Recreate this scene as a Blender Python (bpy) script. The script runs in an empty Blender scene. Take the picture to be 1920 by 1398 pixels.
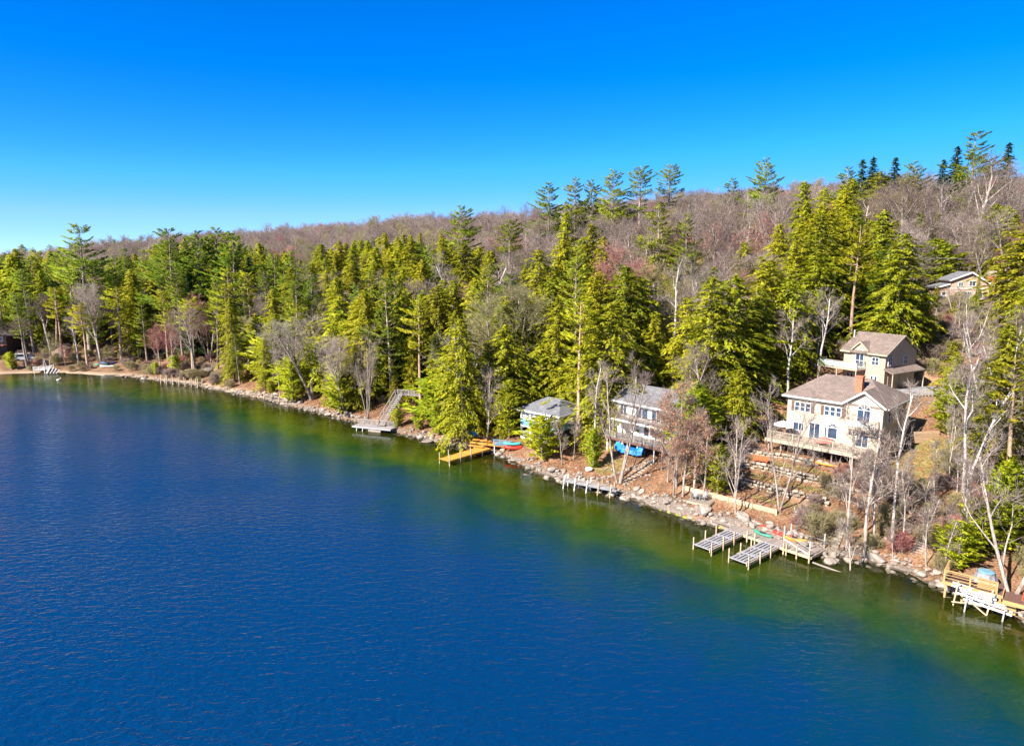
import bpy, math, random
import numpy as np
from mathutils import Vector, Matrix

# ---------------------------------------------------------------- camera, sky, sun, exposure
scene = bpy.context.scene
F_PX, CAM_H, HORIZON = 1300.0, 30.0, 480.0          # focal length in photo pixels, drone height, horizon row
PITCH = math.atan((699 - HORIZON) / F_PX)
cam_data = bpy.data.cameras.new('camera')
cam_data.sensor_width = 36.0
cam_data.lens = 36.0 * F_PX / 1920.0
cam_data.clip_start, cam_data.clip_end = 0.5, 8000
cam = bpy.data.objects.new('camera', cam_data)
scene.collection.objects.link(cam)
cam.location = (0, 0, CAM_H)
cam.rotation_euler = (math.pi / 2 - PITCH, 0, 0)
scene.camera = cam

SUN_AZ = math.atan2(-0.80, -0.60)                    # compass-like angle of the direction towards the sun (x, y)
SUN_EL = math.radians(38)
world = bpy.data.worlds.new('World')
scene.world = world
world.use_nodes = True
wn = world.node_tree
wn.nodes.clear()
sky = wn.nodes.new('ShaderNodeTexSky')
sky.sky_type = 'NISHITA'
sky.sun_disc = False
sky.sun_elevation = SUN_EL
sky.sun_rotation = SUN_AZ
sky.altitude = 3000
sky.air_density = 0.7
sky.dust_density = 0.0
sky.ozone_density = 6.0
hsv = wn.nodes.new('ShaderNodeHueSaturation')
hsv.inputs['Saturation'].default_value = 1.27
hsv.inputs['Value'].default_value = 1.0
hsv.inputs['Hue'].default_value = 0.508
bg = wn.nodes.new('ShaderNodeBackground')
bg.inputs['Strength'].default_value = 0.096
wo = wn.nodes.new('ShaderNodeOutputWorld')
wn.links.new(sky.outputs[0], hsv.inputs['Color'])
cap = wn.nodes.new('ShaderNodeMix'); cap.data_type = 'RGBA'; cap.blend_type = 'DARKEN'       # keeps the low sky blue, as in the clear spring air of the photograph
cap.inputs[0].default_value = 0.6; cap.inputs[7].default_value = (0.95, 1.8, 3.2, 1)
wn.links.new(hsv.outputs[0], cap.inputs[6]); wn.links.new(cap.outputs[2], bg.inputs['Color'])
wn.links.new(bg.outputs[0], wo.inputs['Surface'])

sun_data = bpy.data.lights.new('sun', 'SUN')
sun_data.energy = 4.4
sun_data.angle = math.radians(0.5)
sun_data.color = (1.0, 0.93, 0.82)
sun = bpy.data.objects.new('sun', sun_data)
scene.collection.objects.link(sun)
sun_dir = Vector((math.sin(SUN_AZ) * math.cos(SUN_EL), math.cos(SUN_AZ) * math.cos(SUN_EL), math.sin(SUN_EL)))
sun.rotation_euler = sun_dir.to_track_quat('Z', 'Y').to_euler()
sun.location = (-60, -40, 80)

scene.view_settings.view_transform = 'Standard'
scene.view_settings.look = 'None'
scene.view_settings.exposure = 1.75
scene.view_settings.gamma = 1.0
scene.view_settings.use_curve_mapping = False
scene.cycles.use_denoising = True
scene.cycles.max_bounces = 12
scene.cycles.diffuse_bounces = 6
scene.cycles.glossy_bounces = 3
scene.cycles.transmission_bounces = 8
scene.cycles.transparent_max_bounces = 8
scene.cycles.sample_clamp_indirect = 6
scene.cycles.sample_clamp_direct = 12

# ---------------------------------------------------------------- helpers
COL = scene.collection
rng = np.random.default_rng(7)
random.seed(7)
CP, SP = math.cos(PITCH), math.sin(PITCH)

def ray(x, y):
    a = (x - 960) / F_PX; b = -(y - 699) / F_PX
    return a, CP + b * SP, -SP + b * CP
def plane(x, y, z=0.0):
    r = ray(x, y); t = (z - CAM_H) / r[2]
    return r[0] * t, r[1] * t, z
def at_depth(x, y, Y):
    r = ray(x, y); t = Y / r[1]
    return r[0] * t, Y, CAM_H + r[2] * t
def to_px(X, Y, Z):
    z = Z - CAM_H; d = Y * CP - z * SP; u = Y * SP + z * CP
    return 960 + F_PX * X / d, 699 - F_PX * u / d

def link(o, parent=None):
    COL.objects.link(o)
    if parent is not None: o.parent = parent
    return o
def thing(name, label, cat, loc=(0, 0, 0), rz=0.0, group=None):
    o = bpy.data.objects.new(name, None)
    o.empty_display_size = 0.3
    o.location = loc; o.rotation_euler = (0, 0, rz)
    return tag(link(o), label, cat, group)
def tag(o, label, cat, group=None):
    o['label'] = label; o['category'] = cat
    if group: o['group'] = group
    return o

def mesh_np(name, V, T, mat=None, smooth=False, N=None):
    """triangle mesh from numpy arrays"""
    V = np.asarray(V, np.float32).reshape(-1, 3); T = np.asarray(T, np.int32).reshape(-1, 3)
    me = bpy.data.meshes.new(name)
    me.vertices.add(len(V)); me.vertices.foreach_set('co', V.ravel())
    me.loops.add(T.size); me.loops.foreach_set('vertex_index', T.ravel())
    me.polygons.add(len(T)); me.polygons.foreach_set('loop_start', np.arange(0, T.size, 3, dtype=np.int32))
    me.polygons.foreach_set('loop_total', np.full(len(T), 3, np.int32))
    if smooth: me.polygons.foreach_set('use_smooth', np.ones(len(T), bool))
    me.update(calc_edges=True); me.validate()
    if N is not None:                                                # shading normals that follow the crown's form
        me.polygons.foreach_set('use_smooth', np.ones(len(T), bool)); me.normals_split_custom_set(np.asarray(N, np.float32)[T.ravel()].tolist())
    if mat: me.materials.append(mat)
    return me

class MB:
    """collects simple solids; build() links them as one mesh object"""
    def __init__(s): s.v = []; s.f = []
    def add(s, vs, fs):
        o = len(s.v); s.v += [tuple(p) for p in vs]; s.f += [tuple(i + o for i in q) for q in fs]; return s
    def box(s, x0, x1, y0, y1, z0, z1):
        return s.add([(x0,y0,z0),(x1,y0,z0),(x1,y1,z0),(x0,y1,z0),(x0,y0,z1),(x1,y0,z1),(x1,y1,z1),(x0,y1,z1)],
                     [(3,2,1,0),(4,5,6,7),(0,1,5,4),(1,2,6,5),(2,3,7,6),(3,0,4,7)])
    def beam(s, p, q, w, h=None):
        h = w if h is None else h
        p, q = Vector(p), Vector(q); d = (q - p).normalized()
        up = Vector((0,0,1)) if abs(d.z) < 0.95 else Vector((0,1,0))
        a = d.cross(up).normalized() * (w/2); b = a.cross(d).normalized() * (h/2)
        return s.add([p-a-b,p+a-b,p+a+b,p-a+b,q-a-b,q+a-b,q+a+b,q-a+b],
                     [(0,1,2,3),(7,6,5,4),(1,0,4,5),(2,1,5,6),(3,2,6,7),(0,3,7,4)])
    def tube(s, pts, rad, n=8, cap=True):
        pts = [Vector(p) for p in pts]; rings = []
        for i, p in enumerate(pts):
            d = (pts[min(i+1,len(pts)-1)] - pts[max(i-1,0)]).normalized()
            up = Vector((0,0,1)) if abs(d.z) < 0.9 else Vector((1,0,0))
            a = d.cross(up).normalized(); b = a.cross(d)
            r = rad[i] if hasattr(rad, '__len__') else rad
            rings.append([p + (a*math.cos(t) + b*math.sin(t))*r for t in [2*math.pi*k/n for k in range(n)]])
        vs = [q for r in rings for q in r]
        fs = [(i*n+k, i*n+(k+1)%n, (i+1)*n+(k+1)%n, (i+1)*n+k) for i in range(len(rings)-1) for k in range(n)]
        if cap: fs += [tuple(range(n-1,-1,-1)), tuple((len(rings)-1)*n+k for k in range(n))]
        return s.add(vs, fs)
    def extr(s, poly, axis, a, b):
        """poly of 2-D points (CCW) extruded along axis 'y' (poly in x,z) or 'x' (poly in y,z) or 'z' (poly in x,y)"""
        n = len(poly)
        m = {'y': lambda p, t: (p[0], t, p[1]), 'x': lambda p, t: (t, p[0], p[1]), 'z': lambda p, t: (p[0], p[1], t)}[axis]
        vs = [m(p, a) for p in poly] + [m(p, b) for p in poly]
        fs = [tuple(range(n)), tuple(range(2*n-1, n-1, -1))] + [(k, n+k, n+(k+1)%n, (k+1)%n) for k in range(n)]
        return s.add(vs, fs)
    def mesh(s, name, mat, smooth=False):
        me = bpy.data.meshes.new(name); me.from_pydata(s.v, [], s.f)
        import bmesh
        bm = bmesh.new(); bm.from_mesh(me); bmesh.ops.recalc_face_normals(bm, faces=bm.faces); bm.to_mesh(me); bm.free()
        if smooth: me.polygons.foreach_set('use_smooth', [True]*len(me.polygons))
        me.materials.append(mat); return me
    def build(s, name, mat, parent=None, smooth=False, kind=None, label=None, loc=None):
        o = bpy.data.objects.new(name, s.mesh(name, mat, smooth)); link(o, parent)
        if kind: o['kind'] = kind
        if label: o['label'] = label
        if loc: o.location = loc
        return o
def inst(name, me, parent, loc=(0,0,0), rot=(0,0,0), scale=(1,1,1)):
    o = bpy.data.objects.new(name, me); link(o, parent)
    o.location = loc; o.rotation_euler = rot; o.scale = scale
    return o

# ---------------------------------------------------------------- materials
def new_mat(name):
    m = bpy.data.materials.new(name); m.use_nodes = True
    nt = m.node_tree; b = nt.nodes['Principled BSDF']
    return m, nt, b
def ramp(nt, stops):
    r = nt.nodes.new('ShaderNodeValToRGB'); e = r.color_ramp.elements
    while len(e) < len(stops): e.new(0.5)
    for k, (p, c) in enumerate(stops): e[k].position = p; e[k].color = (*c, 1)
    return r
def noise(nt, scale, detail=4, coord='Object', rough=0.6, mapping=None):
    tc = nt.nodes.new('ShaderNodeTexCoord'); n = nt.nodes.new('ShaderNodeTexNoise')
    n.inputs['Scale'].default_value = scale; n.inputs['Detail'].default_value = detail; n.inputs['Roughness'].default_value = rough
    if mapping:
        mp = nt.nodes.new('ShaderNodeMapping'); mp.inputs['Scale'].default_value = mapping
        nt.links.new(tc.outputs[coord], mp.inputs['Vector']); nt.links.new(mp.outputs[0], n.inputs['Vector'])
    else: nt.links.new(tc.outputs[coord], n.inputs['Vector'])
    return n
def bump(nt, b, src, strength=0.5, dist=0.05):
    bp = nt.nodes.new('ShaderNodeBump'); bp.inputs['Strength'].default_value = strength; bp.inputs['Distance'].default_value = dist
    nt.links.new(src, bp.inputs['Height']); nt.links.new(bp.outputs[0], b.inputs['Normal']); return bp
def mix(nt, fac, a, b_, blend='MIX'):
    m = nt.nodes.new('ShaderNodeMix'); m.data_type = 'RGBA'; m.blend_type = blend
    for src, i in ((fac, 0), (a, 6), (b_, 7)):
        if isinstance(src, (int, float)): m.inputs[i].default_value = src
        elif isinstance(src, tuple): m.inputs[i].default_value = (*src, 1)
        else: nt.links.new(src, m.inputs[i])
    return m.outputs[2]
def math_n(nt, op, a, b_=None, clamp=False):
    m = nt.nodes.new('ShaderNodeMath'); m.operation = op; m.use_clamp = clamp
    for src, i in ((a, 0), (b_, 1)):
        if src is None: continue
        if isinstance(src, (int, float)): m.inputs[i].default_value = src
        else: nt.links.new(src, m.inputs[i])
    return m.outputs[0]
def simple(name, col, rough=0.7, var=0.25, scale=3.0, bmp=0.0, metal=0.0, mapping=None, spec=0.3, per_obj=0.0):
    m, nt, b = new_mat(name)
    n = noise(nt, scale, 5, mapping=mapping)
    lo = tuple(max(0, c*(1-var)) for c in col); hi = tuple(min(1, c*(1+var)) for c in col)
    r = ramp(nt, [(0.3, lo), (0.7, hi)]); nt.links.new(n.outputs['Fac'], r.inputs[0])
    out = r.outputs[0]
    if per_obj:
        oi = nt.nodes.new('ShaderNodeObjectInfo')
        hs = nt.nodes.new('ShaderNodeHueSaturation')
        v = math_n(nt, 'MULTIPLY_ADD', oi.outputs['Random'], per_obj*2); nt.nodes[-1].inputs[2].default_value = 1-per_obj
        nt.links.new(v, hs.inputs['Value']); nt.links.new(out, hs.inputs['Color']); out = hs.outputs[0]
    nt.links.new(out, b.inputs['Base Color'])
    b.inputs['Roughness'].default_value = rough; b.inputs['Metallic'].default_value = metal
    b.inputs['Specular IOR Level'].default_value = spec
    if bmp: bump(nt, b, n.outputs['Fac'], bmp, 0.04)
    return m
def siding(name, col, pitch=0.2, depth=0.5):
    """lap siding: horizontal courses as fine relief"""
    m, nt, b = new_mat(name)
    n = noise(nt, 1.3, 5); r = ramp(nt, [(0.3, tuple(c*0.86 for c in col)), (0.7, tuple(min(1,c*1.06) for c in col))])
    nt.links.new(n.outputs['Fac'], r.inputs[0])
    tc = nt.nodes.new('ShaderNodeTexCoord'); sp = nt.nodes.new('ShaderNodeSeparateXYZ'); nt.links.new(tc.outputs['Object'], sp.inputs[0])
    saw = math_n(nt, 'FRACT', math_n(nt, 'MULTIPLY', sp.outputs['Z'], 1.0/pitch))
    edge = math_n(nt, 'LESS_THAN', saw, 0.14)
    c = mix(nt, math_n(nt, 'MULTIPLY', edge, 0.45), r.outputs[0], tuple(c*0.45 for c in col))
    nt.links.new(c, b.inputs['Base Color']); b.inputs['Roughness'].default_value = 0.75
    bump(nt, b, saw, depth, 0.05); return m
def shingles(name, col, pitch=0.25):
    m, nt, b = new_mat(name)
    tc = nt.nodes.new('ShaderNodeTexCoord'); br = nt.nodes.new('ShaderNodeTexBrick')
    br.inputs['Scale'].default_value = 1.0; br.inputs['Brick Width'].default_value = 0.5; br.inputs['Row Height'].default_value = pitch
    br.inputs['Mortar Size'].default_value = 0.02
    br.inputs['Color1'].default_value = (*[c*0.8 for c in col], 1); br.inputs['Color2'].default_value = (*[c*1.15 for c in col], 1)
    br.inputs['Mortar'].default_value = (*[c*0.5 for c in col], 1)
    nt.links.new(tc.outputs['Object'], br.inputs['Vector'])
    n = noise(nt, 0.9, 6); r = ramp(nt, [(0.3, (0.72,0.72,0.72)), (0.72, (1.15,1.12,1.1))]); nt.links.new(n.outputs['Fac'], r.inputs[0])
    n2 = noise(nt, 14, 3); r2 = ramp(nt, [(0.3, (0.8,0.8,0.8)), (0.7, (1.15,1.15,1.15))]); nt.links.new(n2.outputs['Fac'], r2.inputs[0])
    c = mix(nt, 1.0, mix(nt, 1.0, br.outputs['Color'], r.outputs[0], 'MULTIPLY'), r2.outputs[0], 'MULTIPLY')
    nt.links.new(c, b.inputs['Base Color']); b.inputs['Roughness'].default_value = 0.9
    bump(nt, b, n2.outputs['Fac'], 0.4, 0.03); return m
def leaf_mat(name, c0, c1, c2, hue=0.02, val=0.25):
    """needle foliage: colour varies by spray and by tree; some light passes through"""
    m, nt, b = new_mat(name)
    g = nt.nodes.new('ShaderNodeNewGeometry')
    r = ramp(nt, [(0.0, c0), (0.5, c1), (1.0, c2)]); nt.links.new(g.outputs['Random Per Island'], r.inputs[0])
    oi = nt.nodes.new('ShaderNodeObjectInfo'); hs = nt.nodes.new('ShaderNodeHueSaturation')
    h = math_n(nt, 'MULTIPLY_ADD', oi.outputs['Random'], hue*2); nt.nodes[-1].inputs[2].default_value = 0.5-hue
    rnd2 = math_n(nt, 'FRACT', math_n(nt, 'MULTIPLY', oi.outputs['Random'], 17.3))
    v = math_n(nt, 'MULTIPLY_ADD', rnd2, val*2); nt.nodes[-1].inputs[2].default_value = 1-val
    nt.links.new(h, hs.inputs['Hue']); nt.links.new(v, hs.inputs['Value']); nt.links.new(r.outputs[0], hs.inputs['Color'])
    tr = nt.nodes.new('ShaderNodeBsdfTranslucent'); mx = nt.nodes.new('ShaderNodeMixShader'); mx.inputs[0].default_value = 0.5
    nt.links.new(hs.outputs[0], b.inputs['Base Color']); nt.links.new(hs.outputs[0], tr.inputs['Color'])
    b.inputs['Roughness'].default_value = 0.65; b.inputs['Specular IOR Level'].default_value = 0.25
    out = nt.nodes['Material Output']
    nt.links.new(b.outputs[0], mx.inputs[1]); nt.links.new(tr.outputs[0], mx.inputs[2]); nt.links.new(mx.outputs[0], out.inputs['Surface'])
    return m
def bark_mat(name, c0, c1, scale=6, birch=False, per_obj=0.18):
    m, nt, b = new_mat(name)
    n = noise(nt, scale, 5, mapping=(1,1,0.25) if not birch else (0.6,0.6,2.2))
    r = ramp(nt, [(0.36, c0), (0.62 if not birch else 0.46, c1)]); nt.links.new(n.outputs['Fac'], r.inputs[0])
    oi = nt.nodes.new('ShaderNodeObjectInfo'); hs = nt.nodes.new('ShaderNodeHueSaturation')
    v = math_n(nt, 'MULTIPLY_ADD', oi.outputs['Random'], per_obj*2); nt.nodes[-1].inputs[2].default_value = 1-per_obj
    nt.links.new(v, hs.inputs['Value']); nt.links.new(r.outputs[0], hs.inputs['Color'])
    nt.links.new(hs.outputs[0], b.inputs['Base Color']); b.inputs['Roughness'].default_value = 0.85; b.inputs['Specular IOR Level'].default_value = 0.15
    bump(nt, b, n.outputs['Fac'], 0.5, 0.05); return m

def wet(m, level=0.14, dark=0.42):
    """stone soaked by the water is darker just above the waterline"""
    nt = m.node_tree; b = nt.nodes['Principled BSDF']; src = b.inputs['Base Color'].links[0].from_socket
    g = nt.nodes.new('ShaderNodeNewGeometry'); sp = nt.nodes.new('ShaderNodeSeparateXYZ'); nt.links.new(g.outputs['Position'], sp.inputs[0])
    n = noise(nt, 1.5, 3); z = math_n(nt, 'SUBTRACT', sp.outputs['Z'], math_n(nt, 'MULTIPLY', math_n(nt, 'SUBTRACT', n.outputs['Fac'], 0.5), 0.3))
    f = math_n(nt, 'LESS_THAN', z, level)
    nt.links.new(mix(nt, f, src, mix(nt, 1.0, src, (dark, dark*1.02, dark*0.9), 'MULTIPLY')), b.inputs['Base Color']); return m
M = {}
M['hemlock'] = leaf_mat('hemlock_needles', (0.20,0.25,0.011), (0.38,0.38,0.014), (0.50,0.44,0.018), 0.014, 0.28)
M['pine'] = leaf_mat('white_pine_needles', (0.11,0.18,0.014), (0.22,0.28,0.018), (0.32,0.34,0.022), 0.022, 0.28)
M['cedar'] = leaf_mat('cedar_sprays', (0.20,0.28,0.010), (0.34,0.38,0.012), (0.44,0.42,0.018), 0.012, 0.2)
M['spruce'] = leaf_mat('dark_spruce_needles', (0.025,0.065,0.022), (0.055,0.105,0.028), (0.09,0.14,0.03), 0.02, 0.25)
M['beechleaf'] = leaf_mat('dry_beech_leaves', (0.30,0.12,0.06), (0.46,0.20,0.11), (0.55,0.32,0.16), 0.01, 0.15)
M['bark'] = bark_mat('grey_bark', (0.16,0.125,0.105), (0.35,0.295,0.255), per_obj=0.3)
M['pinebark'] = bark_mat('pine_bark', (0.13,0.095,0.075), (0.34,0.26,0.215))
M['redpinebark'] = bark_mat('red_pine_bark', (0.24,0.14,0.095), (0.48,0.33,0.24))
M['birch'] = bark_mat('birch_bark', (0.12,0.095,0.085), (0.44,0.40,0.37), 5, True, 0.1)
M['twig'] = leaf_mat('grey_mauve_twigs', (0.20,0.145,0.12), (0.31,0.235,0.195), (0.43,0.345,0.29), 0.02, 0.25)
M['twigred'] = leaf_mat('red_budded_twigs', (0.33,0.13,0.12), (0.45,0.20,0.17), (0.50,0.30,0.25), 0.015, 0.2)
M['twigyel'] = leaf_mat('yellow_budded_twigs', (0.25,0.22,0.10), (0.38,0.33,0.15), (0.45,0.38,0.24), 0.02, 0.2)
M['twiggrey'] = leaf_mat('pale_grey_twigs', (0.27,0.20,0.165), (0.39,0.315,0.265), (0.48,0.405,0.35), 0.02, 0.2)
M['stone'] = simple('granite', (0.256,0.208,0.172), 0.9, 0.45, 2.5, 0.6, per_obj=0.3)
M['gravel'] = simple('dark_shore_gravel', (0.145,0.115,0.093), 0.95, 0.5, 4.0, 0.8)
M['wallstone'] = simple('fieldstone', (0.264,0.221,0.173), 0.9, 0.4, 3.0, 0.5, per_obj=0.3)
M['white'] = simple('white_paint', (0.561,0.544,0.518), 0.5, 0.06)
M['cottagewhite'] = siding('white_clapboard', (0.756,0.747,0.718))
M['cream'] = siding('cream_siding', (0.48,0.405,0.315))
M['tan'] = siding('tan_siding', (0.40,0.325,0.25))
M['glass'] = simple('window_glass', (0.03,0.05,0.09), 0.06, 0.5, 0.7, spec=0.9)
M['roofbrown'] = shingles('brown_shingles', (0.191,0.145,0.123))
M['roofgrey'] = shingles('grey_shingles', (0.159,0.162,0.180))
M['brick'] = simple('red_brick', (0.383,0.128,0.068), 0.9, 0.35, 9, 0.4)
M['shutter'] = simple('brown_shutter', (0.12,0.065,0.05), 0.7, 0.15)
M['deckwood'] = simple('weathered_wood', (0.255,0.212,0.178), 0.85, 0.3, 5, 0.3, mapping=(1,6,6), per_obj=0.15)
M['greywood'] = simple('grey_dock_wood', (0.264,0.238,0.225), 0.85, 0.25, 5, 0.3, mapping=(1,6,6), per_obj=0.15)
M['newwood'] = simple('fresh_pine_wood', (0.374,0.238,0.094), 0.8, 0.22, 5, 0.3, mapping=(1,6,6), per_obj=0.12)
M['orangewood'] = simple('orange_stained_wood', (0.527,0.230,0.038), 0.7, 0.2, 5, 0.3, mapping=(1,6,6), per_obj=0.12)
M['postwood'] = simple('pale_post_wood', (0.392,0.297,0.190), 0.8, 0.2, 5, 0.2, per_obj=0.12)
M['creamtrim'] = simple('cream_trim', (0.36,0.30,0.23), 0.6, 0.08)
M['alu'] = simple('pale_dock_metal', (0.307,0.299,0.314), 0.45, 0.12, 4, metal=0.2)
M['red'] = simple('red_plastic', (0.62,0.04,0.025), 0.35, 0.15)
M['orange'] = simple('orange_plastic', (0.75,0.24,0.03), 0.4, 0.15)
M['green'] = simple('green_plastic', (0.05,0.25,0.16), 0.4, 0.15)
M['teal'] = simple('teal_plastic', (0.06,0.36,0.34), 0.4, 0.12)
M['blue'] = simple('bright_blue_tarp', (0.01,0.17,0.68), 0.45, 0.25, 2, 0.3)
M['bluechair'] = simple('blue_chair_plastic', (0.02,0.16,0.52), 0.45, 0.12)
M['bluewall'] = siding('blue_siding', (0.13,0.31,0.42))
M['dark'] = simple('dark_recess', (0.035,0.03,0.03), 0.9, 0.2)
M['darkwood'] = siding('dark_brown_boards', (0.09,0.055,0.045))
M['shingleorange'] = siding('cedar_shingle_wall', (0.448,0.304,0.224), 0.25)
M['maroon'] = simple('maroon_fabric', (0.36,0.13,0.11), 0.8, 0.15)
M['lilac'] = simple('pale_lilac_fabric', (0.595,0.552,0.629), 0.8, 0.08)
M['asphalt'] = simple('asphalt', (0.20,0.195,0.20), 0.9, 0.25, 2, 0.3)
M['greycover'] = simple('grey_vinyl_cover', (0.20,0.20,0.21), 0.5, 0.2, 3, 0.4)
M['paleblue'] = simple('pale_blue_lid', (0.132,0.252,0.330), 0.45, 0.12)
M['redwood'] = simple('red_stained_wood', (0.42,0.10,0.04), 0.7, 0.2, 5, 0.2)
M['timber'] = simple('tan_retaining_timber', (0.440,0.304,0.192), 0.85, 0.25, 4, 0.4, mapping=(1,5,5), per_obj=0.15)
wet(M['stone']); wet(M['gravel'])
M['clearglass'], _nt, _b = new_mat('clear_glass_panel')
_b.inputs['Base Color'].default_value = (0.75,0.9,0.88,1); _b.inputs['Roughness'].default_value = 0.05
_b.inputs['Alpha'].default_value = 0.28
M['carpaint'] = simple('white_car_paint', (0.560,0.560,0.574), 0.25, 0.03, spec=0.6)
M['tyre'] = simple('black_rubber', (0.02,0.02,0.02), 0.8, 0.1)

# ---------------------------------------------------------------- terrain
SHORE = [(-900,330),(-420,215),(-220,184)] + [plane(*q)[:2] for q in [(0,701),(100,698),(240,706),(330,718),(400,730),(480,745),
        (560,764),(650,787),(720,806),(800,824),(880,842),(940,854),(1000,882),(1060,902),(1110,914),(1160,927),(1230,947),(1300,973),
        (1400,1000),(1480,1022),(1540,1040),(1620,1052),(1700,1076),(1760,1100),(1840,1132),(1920,1160)]] + [(55,38),(75,5),(120,-60),(260,-260)]
SH = np.array(SHORE, float)
def shore_dist(X, Y):
    """signed distance to the shoreline, land positive; and position along it"""
    X = np.asarray(X, float); Y = np.asarray(Y, float)
    best = np.full(X.shape, 1e18); sgn = np.ones(X.shape); arc = np.zeros(X.shape); L = 0.0
    for (a, b) in zip(SH[:-1], SH[1:]):
        d = b - a; l2 = d @ d
        t = np.clip(((X-a[0])*d[0] + (Y-a[1])*d[1]) / l2, 0, 1)
        dx = X - (a[0]+t*d[0]); dy = Y - (a[1]+t*d[1]); q = dx*dx + dy*dy
        m = q < best - 1e-9
        best = np.where(m, q, best)
        sgn = np.where(m, np.where(d[0]*(Y-a[1]) - d[1]*(X-a[0]) > 0, 1.0, -1.0), sgn)
        arc = np.where(m, L + t*math.sqrt(l2), arc); L += math.sqrt(l2)
    return np.sqrt(best)*sgn, arc
def vnoise(X, Y, s, seed=0):
    X = np.asarray(X, float)/s; Y = np.asarray(Y, float)/s
    i, j = np.floor(X), np.floor(Y); fx, fy = X-i, Y-j
    fx = fx*fx*(3-2*fx); fy = fy*fy*(3-2*fy)
    def h(a, b):
        v = np.sin(a*127.1 + b*311.7 + seed*74.7)*43758.5453; return v - np.floor(v)
    return (h(i,j)*(1-fx) + h(i+1,j)*fx)*(1-fy) + (h(i,j+1)*(1-fx) + h(i+1,j+1)*fx)*fy - 0.5
# frame of the big cream house: origin at the front left corner, u along its front, v into the hill
HO = np.array((36.4, 89.6)); HU = np.array((0.705,-0.709)); HV = np.array((0.709,0.705)); H_RZ = math.atan2(HU[1], HU[0])
def uv(u, v): p = HO + HU*u + HV*v; return float(p[0]), float(p[1])
PADS = [  # centre, inner radius, outer radius, level
    (uv(5.6, 3.2), 6.5, 11.0, 4.9), ((56.4,105.2), 5.6, 9.0, 10.6), ((63,99.8), 4.5, 8.0, 10.4), ((90.5,140), 7.0, 14.0, 21.2),
    ((6.0,105.5), 4.6, 7.5, 1.9), ((20.2,99.5), 5.0, 8.0, 3.2), ((-140,189), 7.0, 12.0, 2.6)]
PR_S = [-60,-30,-16,-8,-3,-1,0,1.2,3,8,20,40,80,130,200,300,600,3000]
PR_R = [-9,-8,-5.0,-2.3,-0.9,-0.35,-0.05,0.7,1.15,2.4,5.2,10.6,19.5,29.5,38.5,42,43,43]
PR_L = [-9,-7.5,-4.2,-1.8,-0.6,-0.25,-0.03,0.22,0.5,1.2,2.8,6.5,15,25,35,41,43,43]
def height(X, Y):
    X = np.asarray(X, float); Y = np.asarray(Y, float)
    s, _ = shore_dist(X, Y)
    s = s + np.clip(1-np.abs(s)/6, 0, 1)*vnoise(X, Y, 3.1, 3)*1.1
    wl = np.clip((-66-X)/14, 0, 1); wl = wl*wl*(3-2*wl)
    h = np.interp(s, PR_S, PR_R)*(1-wl) + np.interp(s, PR_S, PR_L)*wl
    R = np.clip(37 + 0.055*X, 10, 46)/40
    k = np.clip((s-8)/60, 0, 1)
    h = h*(1 + (R-1)*k)
    h = h + np.clip((s-1)/8, 0, 1)*(vnoise(X, Y, 9, 1)*0.9 + vnoise(X, Y, 3.3, 2)*0.28) + np.clip((s-40)/80, 0, 1)*(vnoise(X, Y, 55, 5)*6 + vnoise(X, Y, 140, 6)*7)
    # terraces below the cream house
    rx, ry = X-HO[0], Y-HO[1]; u = rx*HU[0]+ry*HU[1]; v = rx*HV[0]+ry*HV[1]
    tz = np.interp(v, [-21,-19.3,-16.6,-16.4,-12.3,-12.1,-8.3,-8.1,-4.8,-4.6,0], [0.3,1.15,1.45,2.15,2.5,3.3,3.55,4.2,4.45,4.9,4.9])
    wt = np.clip((u+9)/3, 0, 1)*np.clip((13.5-u)/3, 0, 1)*np.clip((v+21)/1.2, 0, 1)*np.clip((1-v)/1, 0, 1)
    h = h*(1-wt) + tz*wt
    for (c, r0, r1, z) in PADS:
        d = np.hypot(X-c[0], Y-c[1]); w = np.clip((r1-d)/(r1-r0), 0, 1); w = w*w*(3-2*w)*np.clip(s/1.5, 0, 1)
        h = h*(1-w) + z*w
    return h
def hz(x, y): return float(height(np.array([x]), np.array([y]))[0])
def hit(px, py):
    """the point of the terrain seen at a photo pixel"""
    r = ray(px, py); t = np.arange(40, 700, 0.25)
    X, Y, Z = r[0]*t, r[1]*t, CAM_H + r[2]*t
    below = Z <= np.maximum(height(X, Y), -0.02)
    i = int(np.argmax(below))
    return float(X[i]), float(Y[i]), float(Z[i])

# ground sheet: fine near the shore, coarse to the horizon
def axis(lo, a, b, hi, step):
    mid = list(np.arange(a, b+1e-6, step)); out = []; x = a; d = step*1.4
    while x > lo: x -= d; d *= 1.18; out.append(x)
    out = out[::-1] + mid; x = b; d = step*1.4
    while x < hi: x += d; d *= 1.18; out.append(x)
    return np.array(out)
gx, gy = axis(-3500, -165, 95, 3000, 0.8), axis(-800, 46, 196, 4500, 0.8)
GX, GY = np.meshgrid(gx, gy); GZ = height(GX, GY); GS, _ = shore_dist(GX, GY)
nx, ny = len(gx), len(gy)
idx = np.arange(nx*ny).reshape(ny, nx)
a, b_, c_, d_ = idx[:-1,:-1].ravel(), idx[:-1,1:].ravel(), idx[1:,1:].ravel(), idx[1:,:-1].ravel()
gm = mesh_np('hillside_ground', np.stack([GX, GY, GZ], -1).reshape(-1,3), np.concatenate([np.stack([a,b_,c_],1), np.stack([a,c_,d_],1)]), None, True)
def put_attr(me, name, arr):
    at = me.attributes.new(name, 'FLOAT', 'POINT'); at.data.foreach_set('value', np.asarray(arr, np.float32).ravel())
RX, RY = GX-HO[0], GY-HO[1]; GU = RX*HU[0]+RY*HU[1]; GV = RX*HV[0]+RY*HV[1]
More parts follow.
